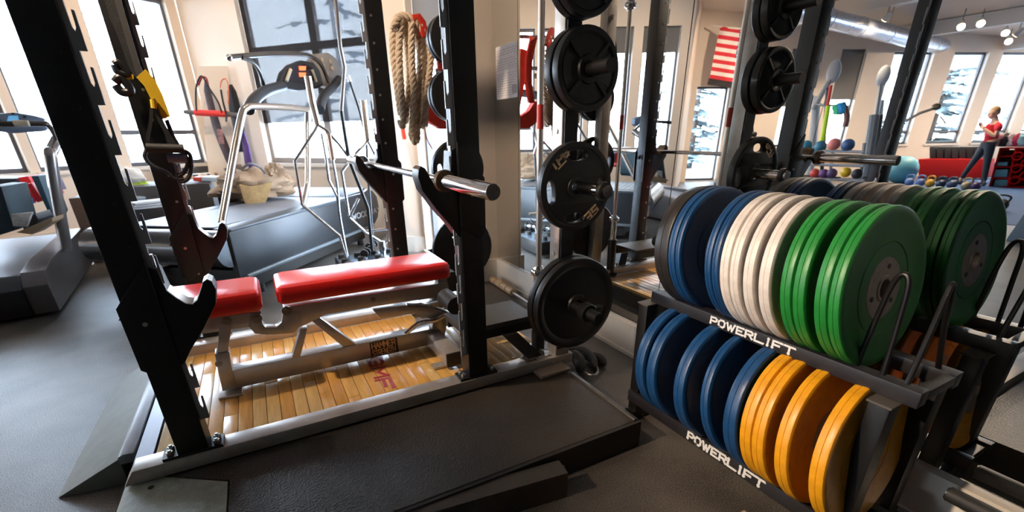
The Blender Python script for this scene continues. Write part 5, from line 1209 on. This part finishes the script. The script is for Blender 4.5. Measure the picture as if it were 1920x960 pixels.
vtube(t, 'arm', [(1680, 228), (1700, 226), (1725, 212), (1752, 203)], .022, mat('bronze_tube', (.30, .24, .18), .35, metal=.7), 10.5)
mb = MB(); mb.sphere(vq(1756, 200, 10.5), .07, 14, (1, 1, .8)); mb.build('pulley_head', mat('bronze_tube', (.30, .24, .18), .35, metal=.7), t)
vtube(t, 'handle', [(1762, 218), (1768, 224), (1773, 232)], .012, M_tm, 10.5); vtube(t, 'tower', [(1640, 215), (1622, 335)], .09, mat('grey_tower', (.30, .32, .35), .4), 10.6)
vtube(t, 'tower', [(1652, 215), (1636, 335)], .04, M_tm, 10.5); vtube(t, 'base_tube', [(1612, 336), (1665, 337)], .05, M_tm, 10.5)
# hanging bands and a rack of balls
bt = thing('band_stand', 'dark stand of hanging exercise bands seen over the reflected barbell', 'stand', vq(1550, 330, 8.4))
vtube(bt, 'post', [(1552, 165), (1540, 330)], .03, M_tm, 8.4); vtube(bt, 'crossbar', [(1530, 196), (1592, 200)], .018, M_steel, 8.4); vtube(bt, 'foot', [(1520, 333), (1575, 335)], .03, M_tm, 8.4)
for k, (pts, r_, col, lb) in enumerate([([(1553, 198), (1548, 230), (1542, 262), (1534, 278)], .035, (.62, .85, .03), 'lime exercise band hanging on the stand'), ([(1558, 160), (1553, 190), (1548, 215)], .025, (.75, .05, .03), 'red exercise band hanging above the lime one'), ([(1568, 198), (1572, 207), (1570, 215)], .07, (.02, .45, .15), 'green coiled band hanging on the stand'), ([(1576, 196), (1580, 206), (1578, 212)], .07, (.02, .30, .65), 'blue coiled band hanging on the stand'), ([(1584, 200), (1588, 220), (1584, 238)], .04, (.20, .08, .06), 'dark brown band hanging at the end of the stand'), ([(1534, 278), (1526, 282), (1520, 283)], .035, (.85, .50, .02), 'yellow band tail below the lime band')]):
    mb = MB(); mb.tube(smooth_path([vq(a, b, 8.3) for a, b in pts]), r_, 10); o = mb.build('exercise_band', mat('band_%d' % k, col, .6)); tag(o, lb, 'band', 'hanging bands')
rk = thing('ball_rack', 'grey rack carrying medicine balls and small weights, reflected behind the barbell', 'rack', vq(1560, 345, 7.6))
for y in (308, 335): vtube(rk, 'shelf_rail', [(1500, y), (1620, y+3)], .02, mat('grey_rack', (.30, .30, .32), .4, metal=.5), 7.6)
for a in (1502, 1560, 1618): vtube(rk, 'rack_post', [(a+3, 268), (a-6, 350)], .022, mat('grey_rack', (.30, .30, .32), .4, metal=.5), 7.65)
vtube(rk, 'shelf_rail', [(1505, 282), (1620, 285)], .02, mat('grey_rack', (.30, .30, .32), .4, metal=.5), 7.6)
ballc = [(1512, 274, (.05, .22, .30), 'dark teal'), (1538, 275, (.04, .18, .26), 'deep teal'), (1564, 270, (.80, .22, .18), 'coral red'), (1590, 272, (.05, .10, .25), 'navy'), (1528, 325, (.75, .07, .05), 'bright red'), (1545, 326, (.15, .05, .18), 'purple'), (1560, 325, (.12, .06, .16), 'plum'), (1586, 323, (.85, .50, .02), 'amber yellow'), (1607, 326, (.03, .03, .04), 'black')]
for k, (a, b, col, nmc) in enumerate(ballc):
    q_ = vq(a, b, 7.62); o = MB().sphere(q_, .085 if k < 4 else .07, 20).build('medicine_ball', mat('ball_%d' % k, col, .5)); tag(o, nmc+' medicine ball on the grey rack seen in the mirror', 'ball', 'medicine balls')

# ------------------------------------------------------------------ the woman in the red shirt
XP = 13.95
def skin_body(name, joints, edges, radii, m_, parent, sub=2):
    me = bpy.data.meshes.new(name); me.from_pydata([tuple(j) for j in joints], edges, []); o = bpy.data.objects.new(name, me); C.objects.link(o)
    md = o.modifiers.new('skin', 'SKIN'); md.use_smooth_shade = True
    sv = me.skin_vertices[0].data if me.skin_vertices else None
    if sv is None:
        bm = bmesh.new(); bm.from_mesh(me); lay = bm.verts.layers.skin.verify(); bm.to_mesh(me); bm.free(); sv = me.skin_vertices[0].data
    for v, r_ in zip(sv, radii): v.radius = r_ if isinstance(r_, tuple) else (r_, r_)
    sv[0].use_root = True
    s = o.modifiers.new('sub', 'SUBSURF'); s.levels = sub; s.render_levels = sub
    bpy.context.view_layer.update()
    dg = bpy.context.evaluated_depsgraph_get(); ms = bpy.data.meshes.new_from_object(o.evaluated_get(dg)); bpy.data.objects.remove(o)
    ms.materials.clear(); ms.materials.append(m_)
    for f in ms.polygons: f.use_smooth = True
    o = bpy.data.objects.new(name, ms); C.objects.link(o)
    if parent is not None:
        ms.transform(parent_world(parent).inverted()); o.parent = parent
    return o
wp = vq(1820, 350, XP)
wo = thing('person', 'person in a red t-shirt and dark leggings standing with legs apart, looking at a phone', 'person', (wp.x, wp.y, 0))
def jp(px, py, dx_=0.0): q_ = vq(px, py, XP); return q_+Vector((dx_, 0, 0))
M_skin = mat('skin', (.72, .42, .28), .55); M_leg = mat('dark_leggings', (.03, .04, .055), .7); M_tee = mat('red_tshirt', (.70, .02, .04), .8); M_hair = mat('blond_hair', (.50, .32, .16), .7, bump=.5, bscale=40)
J = dict(pel=jp(1855, 268), ch=jp(1862, 246), nk=jp(1866, 230), hd=jp(1865.3, 216), ht=jp(1865, 207), shL=jp(1853, 234, -.10), shR=jp(1876, 234, .12), elL=jp(1848, 250, -.12), elR=jp(1872, 256, .17), wrL=jp(1843, 240, -.02), wrR=jp(1851, 241, .16),
         hL=jp(1849, 271, -.04), hR=jp(1860, 271, .06), kL=jp(1826, 300, -.04), kR=jp(1853, 303, .06), aL=jp(1801, 336, -.02), aR=jp(1847, 341, .06), tL=jp(1793, 343, 0), tR=jp(1838, 348, .06))
J['aL'].z = max(J['aL'].z, .09); J['aR'].z = max(J['aR'].z, .09); J['tL'].z = .04; J['tR'].z = .04
J['shL'].y += .02; J['shR'].y -= .03
names = ['pel', 'ch', 'nk', 'hd', 'shL', 'shR', 'elL', 'elR', 'wrL', 'wrR', 'hL', 'hR', 'kL', 'kR', 'aL', 'aR', 'tL', 'tR']
ix = {n: i for i, n in enumerate(names)}
ed = [(a, b) for a, b in [('pel', 'ch'), ('ch', 'nk'), ('nk', 'hd'), ('nk', 'shL'), ('nk', 'shR'), ('shL', 'elL'), ('shR', 'elR'), ('elL', 'wrL'), ('elR', 'wrR'), ('pel', 'hL'), ('pel', 'hR'), ('hL', 'kL'), ('hR', 'kR'), ('kL', 'aL'), ('kR', 'aR'), ('aL', 'tL'), ('aR', 'tR')]]
J['shL'] += Vector((0, 0, -.03)); J['shR'] += Vector((0, 0, -.03))
rad = dict(pel=.085, ch=.085, nk=.05, hd=.05, shL=.045, shR=.045, elL=.042, elR=.042, wrL=.028, wrR=.026, hL=.098, hR=.098, kL=.058, kR=.058, aL=.036, aR=.036, tL=.032, tR=.032)
skin_body('body', [J[n] for n in names], [(ix[a], ix[b]) for a, b in ed], [rad[n] for n in names], M_skin, wo)
def garment(name, ns, eds, rr, m_):
    i2 = {n: i for i, n in enumerate(ns)}; return skin_body(name, [G[n] for n in ns], [(i2[a], i2[b]) for a, b in eds], [rr[n] for n in ns], m_, wo)
G = dict(J); G['slL'] = J['shL'].lerp(J['elL'], .55); G['slR'] = J['shR'].lerp(J['elR'], .6); G['hem'] = J['pel']+Vector((0, 0, -.07)); G['nb'] = J['nk']+Vector((0, 0, -.03))
G['mid'] = J['ch'].lerp(J['pel'], .55); J_sh = Vector((0, 0, -.035)); G['nb'] = J['nk']+Vector((0, 0, -.028))
garment('tshirt', ['ch', 'mid', 'hem', 'nb', 'shL', 'shR', 'slL', 'slR'], [('ch', 'mid'), ('mid', 'hem'), ('ch', 'nb'), ('nb', 'shL'), ('nb', 'shR'), ('shL', 'slL'), ('shR', 'slR')], dict(ch=.122, mid=.112, hem=.138, nb=.080, shL=.072, shR=.072, slL=.060, slR=.062), M_tee)
G['w'] = J['pel']+Vector((0, 0, .03))
garment('leggings', ['pel', 'w', 'hL', 'hR', 'kL', 'kR', 'aL', 'aR'], [('pel', 'w'), ('pel', 'hL'), ('pel', 'hR'), ('hL', 'kL'), ('hR', 'kR'), ('kL', 'aL'), ('kR', 'aR')], dict(pel=.136, w=.13, hL=.108, hR=.108, kL=.066, kR=.066, aL=.044, aR=.044), M_leg)
for n_ in ('L', 'R'):
    a = J['a'+n_]; b = J['t'+n_]; d = Vector((b.x-a.x, b.y-a.y, 0)).normalized()
    s = skin_body('shoe', [Vector((a.x, a.y, .05))-d*.05, Vector((a.x, a.y, .055))+d*.05, Vector((a.x, a.y, .042))+d*.15], [(0, 1), (1, 2)], [.045, .048, .035], mat('grey_shoe', (.12, .11, .13), .6), wo)
# head with face
hc = J['ht']+Vector((0, 0, -.05)); fdir = Vector((.95, .15, -.25)).normalized()    # facing, in real space (mirror flips it)
fdir = (rf(at(1840, 240, X=XP-.3))-hc); fdir.z = -.12; fdir.normalize()
mb = MB(); mb.sphere(hc, .10, 24, (.86, .86, 1.12)); hd_ = mb.build('head', M_skin, wo)
side = fdir.cross(Vector((0, 0, 1))).normalized()
mb = MB(); mb.tube([hc+fdir*.075+Vector((0, 0, .01)), hc+fdir*.108+Vector((0, 0, -.02)), hc+fdir*.085+Vector((0, 0, -.03))], [.010, .014, .010], 8); mb.build('nose', M_skin, hd_)
for s_ in (-1, 1):
    mb = MB(); mb.sphere(hc+fdir*.078+side*s_*.032+Vector((0, 0, .012)), .012, 10); mb.build('eye', mat('dark_eye', (.05, .03, .02), .3), hd_)
    mb = MB(); mb.sphere(hc+side*s_*.086, .024, 10, (.6, .6, 1)); mb.build('ear', M_skin, hd_)
mb = MB(); mb.tube([hc+fdir*.080+side*.022+Vector((0, 0, -.055)), hc+fdir*.088+Vector((0, 0, -.056)), hc+fdir*.080-side*.022+Vector((0, 0, -.055))], .007, 8); mb.build('mouth', mat('lips', (.5, .16, .14), .5), hd_)
mb = MB(); mb.sphere(hc-fdir*.022+Vector((0, 0, .022)), .108, 24, (.9, .9, 1.05)); mb.sphere(hc-fdir*.10+Vector((0, 0, -.02)), .05, 14); mb.build('hair', M_hair, wo)
for n_ in ('L', 'R'):                            # hands with separate fingers round the phone
    wv_ = J['wr'+n_]; tgt = jp(1840, 236); d = (tgt-wv_); d.normalize(); s_ = d.cross(Vector((0, 0, 1))).normalized(); palm = wv_+d*.05
    js = [wv_, wv_+d*.03, palm+d*.02]; es = [(0, 1), (1, 2)]; rs = [.024, (.032), .03]
    for f_ in range(4):
        o_ = (f_-1.5)*.019; b0_ = palm+d*.03+Vector((0, 0, o_)); L_ = [.055, .068, .064, .050][f_]
        js += [b0_, b0_+d*L_*.6+s_*.012, b0_+d*L_+s_*.03]; k_ = len(js)-3; es += [(2, k_), (k_, k_+1), (k_+1, k_+2)]; rs += [.010, .009, .008]
    b0_ = palm-d*.01+Vector((0, 0, .03)); js += [b0_, b0_+d*.03+Vector((0, 0, .02)), b0_+d*.055+Vector((0, 0, .02))]; k_ = len(js)-3; es += [(1, k_), (k_, k_+1), (k_+1, k_+2)]; rs += [.012, .010, .009]
    skin_body('hand', js, es, rs, M_skin, wo, 1)
ph = jp(1839, 234)
o = MB(); Mx = Matrix.Translation(ph) @ Matrix.Rotation(R(35), 4, 'Y'); o.box((-.036, -.005, -.072), (.036, .005, .072), Mx, bev=.003); tag(o.build('phone', mat('phone_black', (.02, .02, .02), .2)), 'dark phone held by the person in the red t-shirt', 'phone')

# ================================================================== OUTSIDE: snow and conifers
struct(boxo('ground', (-60, -40, -1.6), (60, 80, -1.4), mat('snow', (.85, .88, .92), .8)))
def conifer(x, y, h, r_, lb, seed, hazed=False):  # pale variant: bark and needles with haze painted into their colour
    rnd = random.Random(seed); t = thing('conifer', lb, 'tree', (x, y, -1.4), 'trees outside the windows')
    mb = MB(); mb.cyl((x, y, -1.4), (x, y, -1.4+h), .07 if hazed else .16, 10, .03); mb.build('trunk', mat('haze_pale_bark', (.5, .5, .5), .9) if hazed else mat('bark', (.09, .06, .045), .9), t)
    mb = MB(); k = 0
    NB = 36 if hazed else 150
    while k < NB:
        f_ = k/NB; z = -1.4+h*(.10+.88*f_); L = r_*(1-f_)**.8*rnd.uniform(.7, 1.1)+.1; a = rnd.uniform(0, 6.283); d = Vector((math.cos(a), math.sin(a), 0)); s = Vector((-d.y, d.x, 0))
        b0_ = Vector((x, y, z))
        for j in range(7):
            c0 = b0_+d*L*(j/7)+Vector((0, 0, -.15*L*(j/7)**2)); c1 = c0+d*L*.26+Vector((0, 0, -.07*L)); wd_ = L*.22*(1-j/9)
            for sg in (-1, 1):
                v = [mb.bm.verts.new(p) for p in (c0, c1, c0+s*sg*wd_+d*L*.2+Vector((0, 0, -.10*L*rnd.random())))]; mb.bm.faces.new(v)
        k += 1
    stuff(mb.build('needle_branches', mat('haze_pale_needles', (.62, .66, .68), .8) if hazed else mat('needle_green', (.16, .20, .20), .8), t, smooth=False))
conifer(2.6, 14.5, 9.5, 2.0, 'tall conifer, coloured pale for haze, outside the bay window behind the grey shade', 1, True)
conifer(-19.5, 9.0, 8.5, 2.6, 'dark conifer outside the far right windows seen in the mirror', 3)
conifer(-13.5, 15.0, 8.0, 2.2, 'conifer outside the far windows, behind the slanting arm', 4)
conifer(-3.5, 19.0, 8.0, 2.2, 'distant conifer, coloured pale for haze, outside the left window', 5, True)
